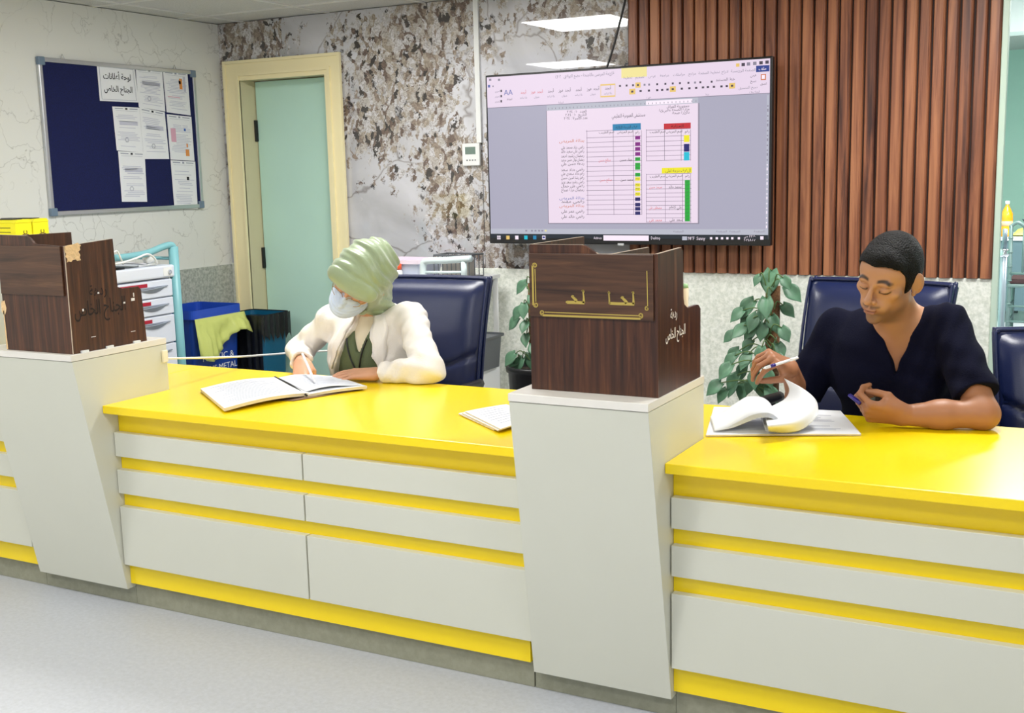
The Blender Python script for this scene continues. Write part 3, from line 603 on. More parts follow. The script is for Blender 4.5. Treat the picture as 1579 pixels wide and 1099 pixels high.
chips = MB(); P_ = [A(a, b_, X=bx1+.0008) for a, b_ in ((98, 381), (104, 378), (111, 377), (120, 374), (122, 376), (125, 378), (123, 381), (124, 385), (121, 388), (124, 393), (123, 397), (125, 401), (119, 402), (117, 400), (112, 401), (110, 404), (106, 403), (103, 405), (104, 399), (101, 396), (102, 391), (99, 387))]; chips.add(P_, [tuple(range(22))]); chips.build('chipped_patch', CHIP, t)
m = MB(); m.add(jag((bx0+.004, by0, 1.09), (1, 0, 0), (0, 0, 1), (.015, .03), 12, (0, -.0008, 0)), [tuple(range(12))]); m.quad((bx0-.001, by0-.0008, .945), (bx0+.007, by0-.0008, .945), (bx0+.004, by0-.0008, 1.08), (bx0-.001, by0-.0008, 1.08)); m.build('chipped_patch', CHIP, t); m = MB(); m.add(jag((bx0, by0-.0062, 1.25), (1, 0, 0), (0, 0, 1), (.006, .012), 9, (0, -.0008, 0)), [tuple(range(9))])
m.build('chipped_patch', CHIP, t)
m = MB(); text_into(m, 'ردهة', A(151, 447, X=bx1+.001), ex, ez, .05, .075, bold=.006); text_into(m, 'الجناح الخاص', A(155, 475, X=bx1+.001)+Vector((0, 0, .006)), ex, ez, .07, .225, bold=.006)
m.build('carved_lettering', mat('cut_out_letters_dark', (24, 14, 14), .7), sp)
pale = mat('pale_gap', (226, 222, 222), .6)
for a, b_, c_, d_ in ((2.962, 2.978, 1.094, 1.104), (2.973, 2.977, 1.108, 1.122), (2.925, 2.933, 1.089, 1.095), (2.742, 2.748, 1.083, 1.091), (2.813, 2.82, 1.135, 1.141), (2.77, 2.79, .990, .992), (2.95, 2.97, .985, .987)):
    m = MB(); m.box(bx1, bx1+.0012, a, b_, c_, d_); m.build('light_chink', pale, sp)
for y in (2.72, 2.83, 2.955):
    m = MB(); m.box(bx1+.0005, bx1+.008, y, y+.03, .9435, .951); m.build('clip', WPL, t)
# ================================================================== NOTICEBOARD (left wall)
BX = XL
y0, y1, z0, z1 = 3.924, 4.977, 1.355, 2.106
t = thing('noticeboard', (BX, (y0+y1)/2, z0), 'blue felt noticeboard in an aluminium frame on the left wall', 'noticeboard')
m = MB(); m.box(BX+.001, BX+.012, y0+.01, y1-.01, z0+.01, z1-.01); m.build('felt', NAVY, t)
m = MB(); fw = .021
m.box(BX+.0005, BX+.02, y0, y1, z1-fw, z1); m.box(BX+.0005, BX+.02, y0, y1, z0, z0+fw); m.box(BX+.0005, BX+.02, y0, y0+fw, z0, z1); m.box(BX+.0005, BX+.02, y1-fw, y1, z0, z1)
m.build('frame', ALU, t, bevel=.003)
for (a, b_) in ((y0, z0), (y0, z1-.035), (y1-.035, z0), (y1-.035, z1-.035)):
    m = MB(); m.box(BX+.0005, BX+.023, a-.002, a+.037, b_-.002, b_+.037); m.build('corner_cap', mat('blue_grey_plastic', (110, 130, 150), .4), t, bevel=.004)
for y in (y0+.15, y1-.15):
    m = MB(); m.tube([(BX+.012, y-.012, z1), (BX+.012, y, z1+.022), (BX+.012, y+.012, z1)], .002, 6); m.build('hook', ALU, t)
def paper(px, name='notice_sheet', label='', lines='text', group=None, cat='notice', extra=None):
    P_ = [A(a, b_, X=BX+.0135) for a, b_ in px]          # TL TR BR BL
    m = MB(); m.quad(*[p for p in P_], mi=0)
    o_ = Vector((.0006, 0, 0))
    def at(u, v, k=1): return (P_[0]*(1-u)+P_[1]*u)*(1-v)+(P_[3]*(1-u)+P_[2]*u)*v + o_*k
    def bar(u0, u1, v0, v1, mi, k=1): m.quad(at(u0, v0, k), at(u1, v0, k), at(u1, v1, k), at(u0, v1, k), mi)
    if lines == 'title':
        ey = Vector((0, 0, 1)); ex = Vector((0, 1, 0))
        text_into(m, 'لوحة أعلانات', at(.5, .29), ex, ey, .042, .185, mi=2, bold=.016); text_into(m, 'الجناح الخاص', at(.5, .64), ex, ey, .042, .19, mi=2, bold=.016)
        for q in ((.05, .95, .045, .055), (.05, .95, .945, .955), (.05, .06, .045, .955), (.94, .95, .045, .955)): bar(*q, 1)
    else:
        bar(.08, .38, .03, .05, 1); bar(.62, .92, .03, .05, 1); bar(.46, .54, .02, .06, 2 if lines == 'text' else 1); bar(.1, .9, .085, .09, 1)
        v = .18
        while v < .9:
            if random.random() < .75: bar(random.uniform(.08, .3), random.uniform(.7, .93), v, v+.012, 3)
            v += .035
        if lines == 'text':
            for k in range(3): bar(.2, .88, .32+k*.03, .345+k*.03, 3)
            c = at(.42, .74); 
            for k in range(6): a1, a2 = k*math.pi/3, (k+1)*math.pi/3; m.add([c+Vector((0, .014*math.cos(a1), .014*math.sin(a1))), c+Vector((0, .014*math.cos(a2), .014*math.sin(a2))), c+Vector((0, .010*math.cos(a2), .010*math.sin(a2))), c+Vector((0, .010*math.cos(a1), .010*math.sin(a1)))], [(0,1,2,3)], 1)
    for e in (extra or []): bar(*e)
    o = m.build(name, [PAP, INK, INKD, INKL, mat('ink_blue', (70, 110, 190), .7), mat('ink_orange', (226, 150, 80), .7), mat('ink_pink', (220, 170, 190), .7)]); return tag(o, label, cat, group)
paper([(149, 99), (207.5, 105), (214, 158), (154, 155.5)], 'title_sheet', 'white noticeboard title sheet with two lines of large black lettering', 'title')
paper([(209, 105), (250, 108), (255, 172), (214, 165)], label='printed letter right of the title sheet, topmost of its column')
paper([(173, 164), (215, 166), (221, 235), (180, 232)], label='printed letter with a dark block of text hanging directly below the title sheet')
paper([(215, 165), (254, 173), (261, 245), (222, 245)], label='printed letter with red mark at its foot, lower sheet of the middle column')
paper([(182, 233), (223, 235), (227, 311), (188, 311)], label='printed letter with a small round stamp, lowest sheet in the left column of papers')
paper([(251, 109), (289, 113), (294, 178), (257, 173)], 'printed_poster', 'illustrated sheet with brown and green pictures at the top right of the board', 'p', cat='notice', extra=[(.62, .74, .15, .4, 5, 2), (.78, .88, .1, .45, 3, 2), (.6, .68, .2, .28, 2, 2), (.1, .6, .6, .62, 6, 2)])
paper([(257, 176), (295, 180), (300, 248), (263, 246)], 'printed_poster', 'illustrated sheet with blue and orange marks in the middle of the right column', 'p', cat='notice', extra=[(.64, .72, .28, .34, 4, 2), (.55, .6, .1, .26, 0, 2), (.7, .76, .62, .7, 5, 2), (.1, .3, .3, .6, 6, 2), (.65, .8, .75, .9, 5, 1.5)])
paper([(263, 247), (301, 249), (305, 322), (269, 321)], 'printed_poster', 'pale printed sheet with one small dark square, lowest on the right of the board', 'p', cat='notice', extra=[(.6, .7, .33, .4, 2, 2)])

# ================================================================== MEDICAL CART
t = thing('medical_cart', (-4.25, 3.78, 0), 'white drawer trolley with teal frame and handle beside the left wall', 'medical cart')
fx = -4.0; cy0, cy1 = 3.58, 4.10; bx = -4.46
m = MB(); m.box(bx, fx-.02, cy0+.02, cy1-.03, .16, 1.055); m.build('cabinet', CARTW, t, bevel=.004)
m = MB(); m.box(bx-.01, fx+.004, cy0, cy1-.015, 1.060, 1.118); ct = m.build('worktop', CARTW, t, bevel=.008)
for k, (za, zb_) in enumerate(((.972, 1.052), (.889, .966), (.753, .883), (.46, .747), (.17, .454))):
    m = MB(); m.box(fx-.02, fx, cy0+.012, cy1-.034, za, zb_); dr = m.build('drawer', CARTW, t, bevel=.004)
    zt = zb_-.028
    m = MB(); g = [[(fx+.001+.018*math.sin(math.pi*u)*v, 3.86+u*.17, zt-.012-.022*(1-abs(2*u-1)**2)*(1-v)+.012*u) for v in (0, .5, 1)] for u in [i/14 for i in range(15)]]
    m.sheet(g); m.box(fx, fx+.006, 3.86, 4.03, zt-.004, zt+.000); m.build('handle', GRY if k > 9 else mat('pull_recess', (150, 158, 172), .4), dr, solid=.003)
    m = MB(); m.box(fx+.0005, fx+.0025, 3.66, 3.905+.015*(k > 0), zb_-.026, zb_-.010); m.build('label_strip', RED, dr)
m = MB(); m.box(fx+.004, fx+.006, 4.01, 4.065, 1.068, 1.108, 0); m.lathe((fx+.006, 4.047, 1.086), [(.011, 0), (.010, .006)], 14, 1, (1, 0, 0)); m.build('lock', [WPL, CHR], t)
for (a, b_) in ((fx-.012, cy1), (bx+.01, cy1), (fx-.012, cy0-.005), (bx+.01, cy0-.005)):
    m = MB(); top = 1.20 if b_ > 4 else 1.06
    m.tube([(a, b_, .14), (a, b_, top)], .024, 12); m.build('post', TEAL, t, smooth=True)
m = MB(); m.tube(bez([(fx-.012, cy1, 1.17), (fx-.012, cy1-.005, 1.206), (fx-.02, cy1-.05, 1.205), (fx-.03, 3.93, 1.178), (fx-.03, 3.74, 1.172), (fx-.03, 3.68, 1.176), (fx-.02, 3.60, 1.20), (fx-.012, cy0-.005, 1.19), (fx-.012, cy0-.005, 1.06)], 8), .016, 12); m.build('handle_bar', TEAL, t, smooth=True)
m = MB(); m.tube([(fx-.012, cy1, 1.145), (bx+.01, cy1, 1.145)], .008, 8); m.build('side_rail', TEAL, t, smooth=True)
for a in (fx-.06, bx+.06):
    for b_ in (cy0+.06, cy1-.07):
        m = MB(); m.lathe((a-.012, b_, .05), [(.046, 0), (.05, .006), (.05, .018), (.046, .024)], 18, axis=(1, 0, 0)); m.tube([(a, b_, .05), (a, b_, .165)], .012, 8); m.build('castor', BLK, t, smooth=True)
# clutter on top of the cart
m = MB(); g = [[(fx-.03-.26*v, 3.62+.32*u, 1.130+.018*math.sin(u*3.1)*(1-.4*v)) for v in (0, .5, 1)] for u in [i/10 for i in range(11)]]
m.sheet(g); tag(m.build('plastic_folder', mat('grey_white_plastic', (216, 216, 222), .3), solid=.006), 'pale plastic folder lying on the drawer trolley', 'folder')
m = MB(); m.box(fx-.2, fx-.02, 3.64, 3.80, 1.1185, 1.1235); tag(m.build('black_tray', BLK, bevel=.002), 'thin black tray under the folder on the drawer trolley', 'tray')
m = MB()
m.tube(bez([(fx-.01, 3.62, 1.15), (fx+.0, 3.75, 1.15), (fx-.005, 3.86, 1.165), (fx+.0, 3.92, 1.178), (fx+.0, 3.96, 1.16), (fx-.01, 3.985, 1.128), (fx-.04, 3.96, 1.124), (fx-.04, 3.9, 1.124)], 8), .005, 8)
m.tube(bez([(fx-.01, 3.62, 1.15), (fx+.0, 3.70, 1.19), (fx, 3.74, 1.205), (fx, 3.76, 1.17), (fx-.03, 3.80, 1.14)], 8), .004, 8)
cb = m.build('white_cable', WPL, smooth=True); tag(cb, 'white cable looped over the teal handle of the drawer trolley', 'cable')
m = MB(); m.lathe((fx-.05, 3.975, 1.153), [(.005, -.026), (.022, -.02), (.028, 0), (.022, .02), (.005, .026)], 16, axis=(.3, 1, .1)); tag(m.build('adhesive_roll', WPL, smooth=True), 'small white roll at the end of the white cable on the trolley', 'roll')

# ================================================================== WASTE BINS
BLU = mat('blue_bin_plastic', (36, 78, 190), .35); TBL = mat('dark_teal_bin', (8, 92, 128), .4); YBAG = mat('yellow_bag', (226, 236, 136), .3, alpha=.8, bump=.5, bscale=25)
t = thing('recycling_bin', (-4.41, 4.68, 0), 'blue recycling bin with white lettering and a yellow bag, beside the trolley', 'bin')
def tub(m, x0, x1, y0, y1, z0, z1, tp, mi=0, r=.03):
    def ring(z, e):
        out = []
        for cx, cy, a0 in ((x1-r+e, y1-r+e, 0), (x0+r-e, y1-r+e, 90), (x0+r-e, y0+r-e, 180), (x1-r+e, y0+r-e, 270)):
            for k in range(5): a = math.radians(a0+22.5*k); out.append((cx+r*math.cos(a), cy+r*math.sin(a), z))
        return out
    a, b_ = ring(z0, -tp), ring(z1, 0); n = len(a)
    m.add(a+b_, [tuple(range(n))[::-1]]+[(i, (i+1) % n, (i+1) % n+n, i+n) for i in range(n)], mi)
    return ring
m = MB(); tub(m, -4.60, -4.30, 4.50, 4.86, .02, .79, .03); m.box(-4.6, -4.3, 4.52, 4.84, .7, .785); m.build('body', [mat('blue_bin_body', (20, 62, 150), .4)], t)
m = MB(); tub(m, -4.612, -4.288, 4.49, 4.872, .785, .835, 0); m.build('lid', BLU, t, bevel=.004)
m = MB()
g = []
for i in range(25):
    a = i/24; row = []
    for j in range(7):
        v = j/6; x = -4.30+.012+.03*v+.010*math.sin(i*1.9)*v; y = 4.50+.385*a; z = .79-(.16+.07*math.sin(a*5+.6))*v
        row.append((x+(.02*math.sin(a*9) if j > 2 else 0), y+.012*v*(a-.5), z))
    g.append(row)
m.sheet(g); m.build('bin_bag', YBAG, t, smooth=True, solid=.002)
m = MB(); ex, ez = Vector((0, 1, 0)), Vector((0, 0, 1))
text_into(m, 'PLASTIC &', (-4.286, 4.66, .575), ex, ez, .045, .24); text_into(m, 'CANS METAL', (-4.286, 4.66, .515), ex, ez, .045, .28)
m.build('recycling_print', WPL, t)
c = Vector((-4.286, 4.66, .40))
for k in range(3):
    m = MB()
    R3 = Matrix.Rotation(math.radians(120*k), 3, 'X')
    def q(y, z): return c + R3 @ Vector((0, y, z))
    m.quad(q(-.020, .062), q(.012, .062), q(.022, .040), q(-.006, .040)); m.quad(q(.012, .062), q(.034, .022), q(.018, .014), q(.000, .044)); m.add([q(.010, .020), q(.050, .030), q(.038, -.004)], [(0,1,2)])
    m.build('recycling_arrow', WPL, t)
t = thing('waste_bin', (-4.30, 5.02, 0), 'dark teal waste bin with a black liner, next to the door frame', 'bin')
m = MB(); tub(m, -4.46, -4.20, 4.92, 5.15, .02, .76, .025); m.build('body', TBL, t)
m = MB(); tub(m, -4.47, -4.19, 4.905, 5.16, .735, .765, 0)
g = [[(-4.188+.004*math.sin(i*2.3), 4.905+.255*i/16, .762-.05*j-(.03*math.sin(i*1.3)**2)*j) for j in range(3)] for i in range(17)]; m.sheet(g)
g = [[(-4.188-.28*i/16, 4.904-.003*math.sin(i*2.3), .762-.2*j-(.05*math.sin(i*1.1)**2)*j) for j in range(3)] for i in range(17)]; m.sheet(g)
m.build('liner', mat('black_liner', (20, 22, 26), .35, bump=.4, bscale=30), t)

# ================================================================== SHARPS BOXES on a filing cabinet
t = thing('filing_cabinet', (-4.33, 3.2, 0), 'grey cabinet hidden behind the worn walnut box, carrying the yellow boxes', 'cabinet')
m = MB(); m.box(-4.60, -4.10, 3.285, 3.472, 0.001, 1.20); m.build('carcass', mat('grey_cabinet_paint', (190, 194, 196), .45), t, bevel=.003)
for k in range(3):
    m = MB(); m.box(-4.10, -4.086, 3.285, 3.475, .03+.39*k, .40+.39*k); d_ = m.build('drawer', mat('grey_cabinet_paint2', (196, 200, 202), .45), t, bevel=.003)
    m = MB(); m.box(-4.086, -4.07, 3.34, 3.42, .3+.39*k, .315+.39*k); m.build('handle', CHR, d_)
YBX = mat('yellow_card', (250, 240, 20), .5)
for k, (ya, yb2) in enumerate(((3.300, 3.383), (3.388, 3.470))):
    t = thing('sharps_box', (-4.2, (ya+yb2)/2, 1.2), ('yellow biohazard sharps box, left of the two, nearer the photo edge', 'yellow biohazard sharps box, right of the two, nearer the noticeboard')[k], 'sharps box')
    x0, x1 = -4.32, -4.105
    m = MB(); m.box(x0, x1, ya, yb2, 1.2015, 1.352); m.build('carton', YBX, t, bevel=.002)
    m = MB(); m.prism([(x0-.002, ya-.002, 1.352), (x0-.002, yb2+.002, 1.352), (x0-.002, yb2-.01, 1.366), (x0-.002, ya+.012, 1.364)], (x1-x0+.004, 0, 0)); m.box(x0, x1-.03, ya+.014, yb2-.02, 1.3655, 1.3685, 1); m.build('lid', [YBX, BLK], t)
    m = MB(); yc = (ya+yb2)/2+.006; zc = 1.300; X = x1+.001
    for a0 in (90, 210, 330):
        a = math.radians(a0); cx_, cz_ = yc+.012*math.cos(a), zc+.012*math.sin(a)
        for q in range(14):
            b1, b2 = a+math.radians(40+20*q), a+math.radians(60+20*q)
            m.quad((X, cx_+.010*math.cos(b1), cz_+.010*math.sin(b1)), (X, cx_+.010*math.cos(b2), cz_+.010*math.sin(b2)), (X, cx_+.0065*math.cos(b2), cz_+.0065*math.sin(b2)), (X, cx_+.0065*math.cos(b1), cz_+.0065*math.sin(b1)))
    m.box(X-.0005, X, ya+.02, yb2-.015, 1.268, 1.272)
    m.build('biohazard_symbol', mat('dark_red_print', (90, 50, 10), .6), t)
    if k == 0:
        m = MB()
        for z in (1.33, 1.312, 1.294, 1.276): m.box(x0+.03, x1-.03, ya-.0008, ya-.0002, z, z+.003)
        m.build('printed_lines', mat('olive_print', (110, 100, 10), .6), t)

# ================================================================== OFFICE CHAIRS
def office_chair(loc, rz, label, wd=.52, bh=(.50, 1.075), seam=True):
    t = thing('office_chair', loc, label, 'chair', None)
    t.rotation_euler.z = rz; R3 = Matrix.Translation(loc) @ Matrix.Rotation(rz, 4, 'Z')     # chair faces local -Y
    def fin(m): m.v = [tuple(R3 @ Vector(v)) for v in m.v]; return m
    z0, z1 = bh; hw = wd/2
    def yb(z): u = (z-z0)/(z1-z0); return .20+.10*u*u+.02*u
    def prof(m, inset, th, off):
        n = 16; k = 12; g = []
        for i in range(n+1):
            z = z0+inset+(z1-z0-2*inset)*i/n; row = []
            u = i/n; top = min(1, max(0, (1-u)*n/1.2)); 
            ww = (hw-inset)*(1-.05*(1-u))*(.955 if i in (0, n) else .99 if i in (1, n-1) else 1)
            for j in range(k+1):
                s_ = -1+2*j/k; pad = th*(1-abs(s_)**6*.75)*(1-(abs(2*u-1))**8*.7)
                sm = 0
                if seam: zz = z0+.30*(z1-z0)+.09*abs(s_)**1.6*0+.07*(s_*s_); sm = -.014*math.exp(-((z-zz)/.010)**2)
                row.append((s_*ww, yb(z)+.03*s_*s_*-1-pad-sm*1+off, z))
            g.append(row)
        return g
    m = MB(); n = 40
    # padded front cushion of the backrest with a curved stitched seam
    g = []
    for i in range(49):
        u = i/48; z = z0+.008+(z1-z0-.016)*u; row = []
        ww = (hw-.004)*(1-.06*(1-u)); e = min(u, 1-u)*48
        if e < 3: ww *= (.965, .985, .995)[int(e)] if e < 3 else 1
        for j in range(25):
            s_ = -1+2*j/24
            pad = .05*(1-abs(s_)**8)*(1-abs(2*u-1)**14)
            zz = z0+.36*(z1-z0)+.075*(s_*s_); sm = .016*math.exp(-((z-zz)/.009)**2) if seam else 0
            row.append((s_*ww, yb(z)-.028*s_*s_-pad+sm, z))
        g.append(row)
    m.sheet(g); fin(m).build('backrest_cushion', LEA, t, smooth=True)
    m = MB(); ring = []
    outl = [(-hw*.93, z0), (-hw*.97, z0+.12), (-hw, z1-.035), (-hw*.96, z1-.005), (-hw*.85, z1+.001), (hw*.85, z1+.001), (hw*.96, z1-.005), (hw, z1-.035), (hw*.97, z0+.12), (hw*.93, z0)]
    m.tube([(x, yb(z)-.028*(x/hw)**2-.004, z) for x, z in bez3(outl)], .006, 8); m.tube([(x, yb(z)-.028*(x/hw)**2+.035, z) for x, z in bez3(outl)], .006, 8)
    fin(m).build('piping', LEA, t, smooth=True)
    m = MB(); g = []
    for i in range(25):
        u = i/24; z = z0+.004+(z1-z0-.006)*u; row = []
        ww = hw*(1-.065*(1-u))
        for j in range(17): s_ = -1+2*j/16; row.append((s_*ww, yb(z)-.028*s_*s_+.022*(1-.0*abs(s_)), z))
        g.append(row)
    m.sheet(g); fin(m).build('back_shell', LEA, t, smooth=True, solid=.05)
    m = MB(); g = []
    for i in range(21):
        row = []
        for j in range(21):
            a, b_ = -1+2*i/20, -1+2*j/20
            row.append((a*.26, -.26+(.5*(b_+1)/2), .50+.035*(1-a**6)*(1-b_**6)-.03*max(0, -b_-.7)))
        g.append(row)
    m.sheet(g); m.box(-.26, .26, -.255, .235, .43, .50); fin(m).build('seat', LEA, t, smooth=False, bevel=.006)
    for s_ in (-1, 1):
        m = MB(); m.tube(bez([(s_*.24, .10, .45), (s_*.31, .10, .46), (s_*.31, .10, .60), (s_*.305, .08, .655)], 6), .013, 8); m.tube(bez([(s_*.305, -.14, .645), (s_*.305, -.06, .668), (s_*.305, .14, .665)], 6), [.02]*13, 8); fin(m).build('armrest', BLK, t, smooth=True)
    m = MB(); m.lathe((0, 0, .10), [(.03, 0), (.03, .15), (.018, .155), (.018, .33)], 14); fin(m).build('gas_post', BLK, t, smooth=True)
    for k in range(5):
        a = math.radians(72*k+20); d_ = Vector((math.cos(a), math.sin(a), 0))
        m = MB(); m.tube([d_*.02+Vector((0, 0, .12)), d_*.30+Vector((0, 0, .075))], [.024, .014], 8); lg = fin(m).build('base_arm', CHR, t, smooth=True)
        m = MB(); m.lathe(d_*.30+Vector((0, 0, .0285))-d_.cross(Vector((0, 0, 1)))*.02, [(.024, 0), (.028, .008), (.028, .032), (.024, .04)], 14, axis=d_.cross(Vector((0, 0, 1)))); fin(m).build('castor', BLK, lg, smooth=True)
    return t
def bez3(o): return [(p.x, p.z) for p in bez([(a, 0, b_) for a, b_ in o], 6)]
office_chair((-2.60, 3.86, 0), math.radians(4), 'navy leather office chair behind the person in the white coat', .56, (.50, 1.078))
office_chair((-.85, 3.98, 0), math.radians(-13), 'navy leather office chair behind the man in navy scrubs', .53, (.50, 1.092))
office_chair((-.035, 3.90, 0), math.radians(14), 'navy leather office chair cut off at the right edge of the photo', .56, (.50, .955))

# ================================================================== POTTED POTHOS
LEAF = mat('pothos_leaf', (84, 122, 96), .42, var=.35, vscale=22); STEM = mat('green_stem', (96, 124, 72), .5); MOSS = mat('coir_pole', (110, 78, 50), .95, bump=1.0, bscale=90, var=.3, vscale=60)
def leaf(m, base, dirn, up, L_, W_, droop=.35, fold=.12):
    d = Vector(dirn).normalized(); s_ = d.cross(Vector(up)).normalized(); n = s_.cross(d)
    g = []
    for i in range(9):
        u = i/8
        ww = W_*.5*(math.sin(math.pi*min(1, (u+.10)/1.1))**.62)*(1 if u < .35 else (1-((u-.35)/.65)**2.0*.99)**.75)
        back = -.10*L_*(1 if i == 0 else 0)
        row = []
        for j in range(7):
            v = -1+j/3; y = u*L_ - (abs(v)*.13*L_ if i == 0 else abs(v)*.05*L_*(1-u))
            row.append(Vector(base)+d*y+s_*(v*ww)+n*(-droop*L_*u*u+fold*ww*abs(v)*1.6))
        g.append(row)
    m.sheet(g)
def pothos(x, y, ztop, zpot, seed, label, spots, poler=.03):
    rnd = random.Random(seed); t = thing('potted_pothos', (x, y, 0), label, 'plant')
    m = MB(); m.lathe((x, y, .001), [(.10, 0), (.105, .01), (.135, zpot-.03), (.145, zpot-.028), (.147, zpot-.001), (.135, zpot), (.13, zpot-.03), (.001, zpot-.03)], 28); m.build('planter', BLK, t, smooth=True)
    m = MB(); m.lathe((x, y, zpot-.032), [(.125, 0), (.128, .004), (.001, .012)], 20); m.build('soil', mat('potting_soil', (52, 40, 30), .95, bump=1, bscale=90), t)
    m = MB(); m.tube([(x, y, zpot-.04), (x, y, ztop-.10)], poler, 14); m.build('moss_pole', MOSS, t, smooth=True)
    sm = MB()
    for k, (px, pz, dy, size, tilt) in enumerate(spots):
        base = Vector((px, y+dy, pz)); pole = Vector((x+rnd.uniform(-.02, .02), y+dy*.3-.02, min(ztop-.10, max(zpot, pz+rnd.uniform(-.05, .03)))))
        if pz < zpot+.03: pole = Vector((x+.8*(px-x), y+dy*.7, zpot+.02))
        mid = (base+pole)/2+Vector((0, -.02, .035)); sm.tube(bez([pole, mid, base], 4), .0028, 5)
        out = Vector((px-x, dy-.05, 0)); out = out.normalized() if out.length > .01 else Vector((0, -1, 0))
        dirn = Vector((out.x*.6+tilt, -.35+rnd.uniform(-.2, .2), -.75+rnd.uniform(-.25, .2)))
        m = MB(); leaf(m, base, dirn, (out.x*.4, -.95, .35), size, size*.78, droop=.1+rnd.uniform(0, .25), fold=rnd.uniform(.05, .3)); m.build('leaf', LEAF, t, smooth=True, solid=.0006)
    sm.build('vine', STEM, t, smooth=True)
    return t
def spots_px(lst, Y):
    out = []
    for (px, py, sz, tl) in lst:
        dy = random.uniform(-.09, .02); p = A(px, py, Y=Y+dy); out.append((p.x, p.z, dy, sz, tl))
    return out
PY = 4.72
lst = [(1190, 417, .11, 0), (1172, 425, .05, -.3), (1207, 428, .06, .5), (1213, 442, .085, .8), (1163, 464, .10, -.2), (1182, 460, .09, .1), (1146, 478, .075, -.7), (1168, 485, .085, -.1), (1190, 487, .075, .2), (1207, 470, .07, .3), (1178, 498, .08, 0), (1150, 502, .08, -.3), (1131, 512, .065, -.6), (1165, 508, .075, 0), (1205, 505, .07, .4), (1190, 515, .07, .1), (1160, 525, .07, -.2), (1140, 540, .08, -.4), (1133, 548, .07, -.5), (1155, 545, .08, 0), (1175, 535, .075, .1), (1170, 555, .07, 0), (1128, 562, .085, -.3), (1150, 562, .08, .1), (1137, 578, .08, -.2), (1165, 572, .08, .2), (1112, 590, .085, -.5), (1135, 592, .07, -.1), (1150, 590, .09, .3), (1175, 585, .09, .4), (1185, 598, .08, .6), (1120, 600, .07, .1), (1196, 545, .07, .3), (1160, 585, .07, 0), (1182, 570, .08, .2), (1200, 530, .07, .2), (1178, 475, .06, 0), (1155, 490, .06, -.2)]
c0 = A(1190, 600, Y=PY)
pothos(c0.x, PY, 1.12, .50, 3, 'climbing green potted plant on a moss pole left of the man in navy scrubs', spots_px(lst, PY))
lst = [(812, 436, .08, -.2), (803, 475, .08, -.3), (808, 468, .08, .2), (799, 490, .085, -.5), (812, 495, .07, 0), (812, 515, .07, .2), (818, 455, .07, .3), (795, 545, .085, -.5), (806, 552, .085, -.2), (816, 545, .08, .2), (822, 530, .08, .3), (800, 556, .06, -.6), (826, 480, .08, .4), (830, 500, .08, .3)]
c0 = A(826, 570, Y=4.95)
pothos(c0.x, 4.95, 1.08, .58, 5, 'green potted plant in a tall black planter, partly hidden behind the middle column', spots_px(lst, 4.95))

# ================================================================== WHITE TROLLEY behind the white coat
t = thing('supply_trolley', (-2.93, 4.86, 0), 'white rail trolley of supplies against the marble wall, left of the television', 'trolley')
m = MB(); m.box(-3.34, -2.80, 4.72, 5.12, .985, 1.005); m.build('top_shelf', WPL, t, bevel=.003)
m = MB(); m.box(-3.34, -2.80, 4.72, 5.12, .30, .32); m.build('lower_shelf', WPL, t, bevel=.003)
for a, b_ in ((-3.32, 4.74), (-2.82, 4.74), (-3.32, 5.10), (-2.82, 5.10)):
    m = MB(); m.tube([(a, b_, .02), (a, b_, .985)], .014, 10); m.build('post', WPL, t, smooth=True)
RW = mat('pale_blue_white_rail', (212, 226, 228), .35)
m = MB(); m.tube(bez([(-3.03, 4.76, 1.0), (-3.03, 4.76, 1.075), (-3.005, 4.76, 1.095), (-2.9, 4.76, 1.1), (-2.76, 4.76, 1.11)], 8), .017, 10); m.tube([(-2.80, 4.76, 1.0), (-2.80, 4.76, 1.095)], .015, 10); m.tube([(-3.03, 4.76, 1.04), (-2.8, 4.76, 1.045)], .006, 8); m.build('push_rail', RW, t, smooth=True)
t = thing('storage_box', (-3.2, 4.9, 1.005), 'clear plastic storage box with orange capped bottle on the white trolley', 'box')
m = MB(); tub(m, -3.34, -3.07, 4.80, 5.02, 1.0055, 1.075, .01); m.build('tub', mat('clear_lilac_plastic', (206, 214, 236), .2, alpha=.75), t)
m = MB(); tub(m, -3.35, -3.06, 4.79, 5.03, 1.075, 1.092, 0); m.build('lid', mat('pale_pink_lid', (226, 212, 226), .35), t)
m = MB(); m.lathe((-3.185, 4.775, 1.0055), [(.018, 0), (.02, .005), (.02, .035), (.012, .045)], 16, 0); m.lathe((-3.185, 4.775, 1.05), [(.016, 0), (.016, .025), (.008, .03)], 16, 1); tag(m.build('orange_capped_bottle', [WPL, mat('orange_cap', (240, 96, 50), .4)], smooth=True), 'tiny white bottle with an orange red cap on the white trolley', 'bottle')
t = thing('wire_basket', (-2.93, 4.93, 1.005), 'small grey wire basket beside the white rail on the trolley', 'basket'); m = MB()
for k in range(9): x = -3.03+.2*k/8; m.tube([(x, 4.86, 1.115), (x, 4.86, 1.008), (x, 5.0, 1.008), (x, 5.0, 1.115)], .003, 5)
m.build('wires', GRY, t, kind='stuff'); m = MB(); m.tube([(-3.03, 4.86, 1.115), (-2.83, 4.86, 1.115), (-2.83, 5.0, 1.115), (-3.03, 5.0, 1.115), (-3.03, 4.86, 1.115)], .005, 6); m.box(-3.03, -2.83, 4.86, 5.0, 1.0055, 1.010); m.box(-3.01, -2.86, 4.9, 4.96, 1.01, 1.09, 1); m.build('rim', [GRY, mat('grey_packets', (150, 146, 140), .6)], t)
t = thing('pedestal_unit', (-2.72, 4.62, 0), 'low white unit carrying a grey tray, just right of the left office chair', 'cabinet')
m = MB(); m.box(-2.80, -2.58, 4.43, 4.69, .001, .62); m.build('carcass', WPL, t, bevel=.003)
